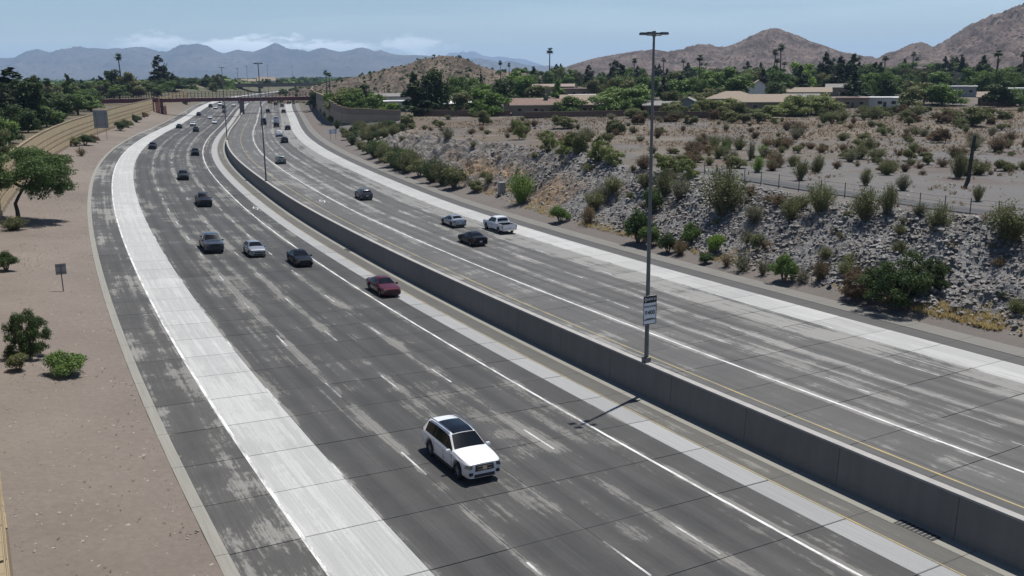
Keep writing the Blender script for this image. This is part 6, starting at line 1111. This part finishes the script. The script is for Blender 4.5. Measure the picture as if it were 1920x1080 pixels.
hill = [o for o in bpy.data.objects if o.name == 'hill'][0]; hv = np.empty(len(hill.data.vertices) * 3, np.float32); hill.data.vertices.foreach_get('co', hv); hv = hv.reshape(-1, 3)
sel = hv[nr.randint(0, len(hv), 1100)] + nr.normal(size=(1100, 3)) * np.array([1.5, 1.5, 0]); clump_field('hill_scrub', 'dark scrub speckling the rocky brown hill', sel, .95, 'leaf_dark', .9)

# ------------------------------------------------------------------ loose stone
def rocks(name, label, P, S, mat, cat='rubble'):
    base_ = np.array([(1, 0, 0), (-1, 0, 0), (0, 1, 0), (0, -1, 0), (0, 0, 1), (0, 0, -1), (.7, .7, .3), (-.7, -.6, .4)], float); ff = np.array([(0, 6, 4), (6, 2, 4), (2, 1, 4), (1, 7, 4), (7, 3, 4), (3, 0, 4), (6, 0, 5), (2, 6, 5), (1, 2, 5), (7, 1, 5), (3, 7, 5), (0, 3, 5)])
    n = len(P); V = base_[None] * (S[:, None, None] * nr.uniform(.55, 1.25, (n, 8, 3))); th = nr.uniform(0, 6.28, n); c, s_ = np.cos(th)[:, None], np.sin(th)[:, None]
    x, y = V[..., 0] * c - V[..., 1] * s_, V[..., 0] * s_ + V[..., 1] * c; V = np.stack([x, y, V[..., 2] * .7], -1) + P[:, None]; Fq = (ff[None] + 8 * np.arange(n)[:, None, None]).reshape(-1, 3); V = V.reshape(-1, 3)
    me = bpy.data.meshes.new(name); me.vertices.add(len(V)); me.vertices.foreach_set('co', V.astype(np.float32).ravel()); me.loops.add(3 * len(Fq)); me.loops.foreach_set('vertex_index', Fq.astype(np.int32).ravel()); me.polygons.add(len(Fq)); me.polygons.foreach_set('loop_start', np.arange(0, 3 * len(Fq), 3, dtype=np.int32)); me.update(calc_edges=True); me.shade_flat(); me.materials.append(mat)
    return tag(link(bpy.data.objects.new(name, me)), label, None, kind='stuff')
def slope_pts(n, s0, s1, b0, b1):
    s_ = nr.uniform(s0, s1, n); b = nr.uniform(b0, b1, n); ft_, cd_ = np.interp(s_, FTS, FTD), np.interp(s_, CRS, CRD); x, y = rp(s_, ft_ + (cd_ - ft_) * b); return np.stack([x, y, terr(x, y) + nr.uniform(-.05, .25, n)], 1)
kk = nr.randint(0, len(RX), 140000); kk = kk[(RA[kk] > -30) & (RA[kk] < 82 + 70 * nr.rand(len(kk)) ** 2.2) & (RBB[kk] > .06)][:56000]
rocks('rubble', 'grey broken rock covering the slope', np.stack([RX[kk], RY[kk], RZ[kk]], 1) + nr.normal(size=(len(kk), 3)) * np.array([.3, .3, .05]), (.05 + .24 * nr.rand(len(kk)) ** 3.0) * (.45 + 1.1 * fbm(RA[kk] / 5, RBB[kk] * 2.5, 61, 3)), M['stone'])
rocks('rubble', 'brownish broken rock at the foot of the slope', slope_pts(2500, -10, 200, -.05, .14), .06 + .16 * nr.rand(2500) ** 2, M['pebble'])
s_ = nr.uniform(5, 200, 6000); o_ = nr.uniform(-34.2, -27.6, 6000); x, y = rp(s_, o_); rocks('verge_stones', 'small pale stones strewn over the left gravel verge', np.stack([x, y, terr(x, y)], 1), .02 + .09 * nr.rand(6000) ** 4, M['pebble'])
px = np.stack([nr.uniform(10, 130, 9000), nr.uniform(60, 250, 9000)], 1); a, b = sdo(px[:, 0], px[:, 1]); k = b > np.interp(a, CRS, CRD) + 1; px = px[k]; rocks('flat_stones', 'grey stones strewn over the desert flat', np.stack([px[:, 0], px[:, 1], terr(px[:, 0], px[:, 1])], 1), .05 + .18 * nr.rand(len(px)) ** 3, M['stone'])
# dry grass tufts at the slope foot
s_ = np.concatenate([nr.uniform(20, 130, 1500), nr.uniform(26, 40, 500)]); b = np.abs(nr.normal(size=2000)) * .10 - .05; ft_, cd_ = np.interp(s_, FTS, FTD), np.interp(s_, CRS, CRD); k = (fbm(s_ / 6, s_ * 0 + 3, 77, 2) > .42); s_, b, ft_, cd_ = s_[k], b[k], ft_[k], cd_[k]; x, y = rp(s_, ft_ + (cd_ - ft_) * b); z = terr(x, y); V = []
for i in range(len(x)):
    for j in range(7):
        a = nr.uniform(0, 6.28); h = nr.uniform(.12, .4); d = np.array([math.cos(a), math.sin(a), 0]); c = np.array([x[i], y[i], z[i]]) + nr.normal(size=3) * np.array([.12, .12, 0]); w = np.array([-d[1], d[0], 0]) * .035; V += [c - w, c + w, c + d * h * .6 + np.array([0, 0, h]) + w * .3, c + d * h * .6 + np.array([0, 0, h]) - w * .3]
tag(qmesh('dry_grass', np.array(V), np.arange(len(V)).reshape(-1, 4), M['straw'], None), 'straw-coloured dry grass along the slope foot', kind='stuff')

def tufts(name, label, P, hr, mat, k=8):
    V = []
    for (x, y, z) in P:
        h = nr.uniform(*hr); a = nr.uniform(0, 6.28, k); d = np.stack([np.cos(a), np.sin(a), np.zeros(k)], 1); c = np.array([x, y, z]) + d * h * .15; w = np.stack([-d[:, 1], d[:, 0], 0 * a], 1) * h * .07; t_ = c + d * h * nr.uniform(.3, .9, (k, 1)) + np.array([0, 0, 1]) * h * nr.uniform(.5, 1, (k, 1)); V.append(np.stack([c - w, c + w, t_ + w * .6, t_ - w * .6], 1).reshape(-1, 3))
    V = np.concatenate(V); tag(qmesh(name, V, np.arange(len(V)).reshape(-1, 4), mat, None), label, kind='stuff')
px = np.stack([nr.uniform(-45, 190, 34000), nr.uniform(60, 330, 34000)], 1); a, b = sdo(px[:, 0], px[:, 1]); k = (b > np.interp(a, CRS, CRD) + .5) & (a > 10) & (a < 330) & (fbm(px[:, 0] / 9, px[:, 1] / 9, 55, 3) + .3 * sstep((b - 55) / 50) > .68 - .16 * (a > 120)); px = px[k]; P3 = np.stack([px[:, 0], px[:, 1], terr(px[:, 0], px[:, 1])], 1)
tufts('dry_scrub', 'low brown dry scrub over the desert flat', P3[::2], (.15, .5), M['leaf_brown'], 12); tufts('dry_scrub', 'low straw-grey dry scrub over the desert flat', P3[1::2], (.15, .4), M['leaf_dry'], 12)

s_ = nr.uniform(8, 220, 1500); o_ = nr.uniform(-34.3, -27.8, 1500); k = fbm(s_ / 7, o_ / 3, 91, 3) > .5; x, y = rp(s_[k], o_[k]); tufts('verge_weeds', 'tiny dry weeds dotted over the left gravel verge', np.stack([x, y, terr(x, y)], 1), (.04, .13), M['leaf_dry'], 7)

# ------------------------------------------------------------------ the air
HZ = (-27500, 27500, -27000, 28500, -12, 760)
V = [(x, y, z) for x in HZ[:2] for y in HZ[2:4] for z in HZ[4:]]
mt = bpy.data.materials.new('haze'); mt.use_nodes = True; n = mt.node_tree.nodes; n.remove(n['Principled BSDF']); vol = n.new('ShaderNodeVolumePrincipled'); vol.inputs['Color'].default_value = (0.47, 0.685, 1.0, 1); vol.inputs['Density'].default_value = 5.6e-5; vol.inputs['Anisotropy'].default_value = 0.0
mt.node_tree.links.new(vol.outputs[0], n['Material Output'].inputs['Volume'])
tag(mk('haze', V, [(0, 1, 3, 2), (4, 6, 7, 5), (0, 4, 5, 1), (2, 3, 7, 6), (0, 2, 6, 4), (1, 5, 7, 3)], mt), 'pale blue desert haze', kind='stuff')
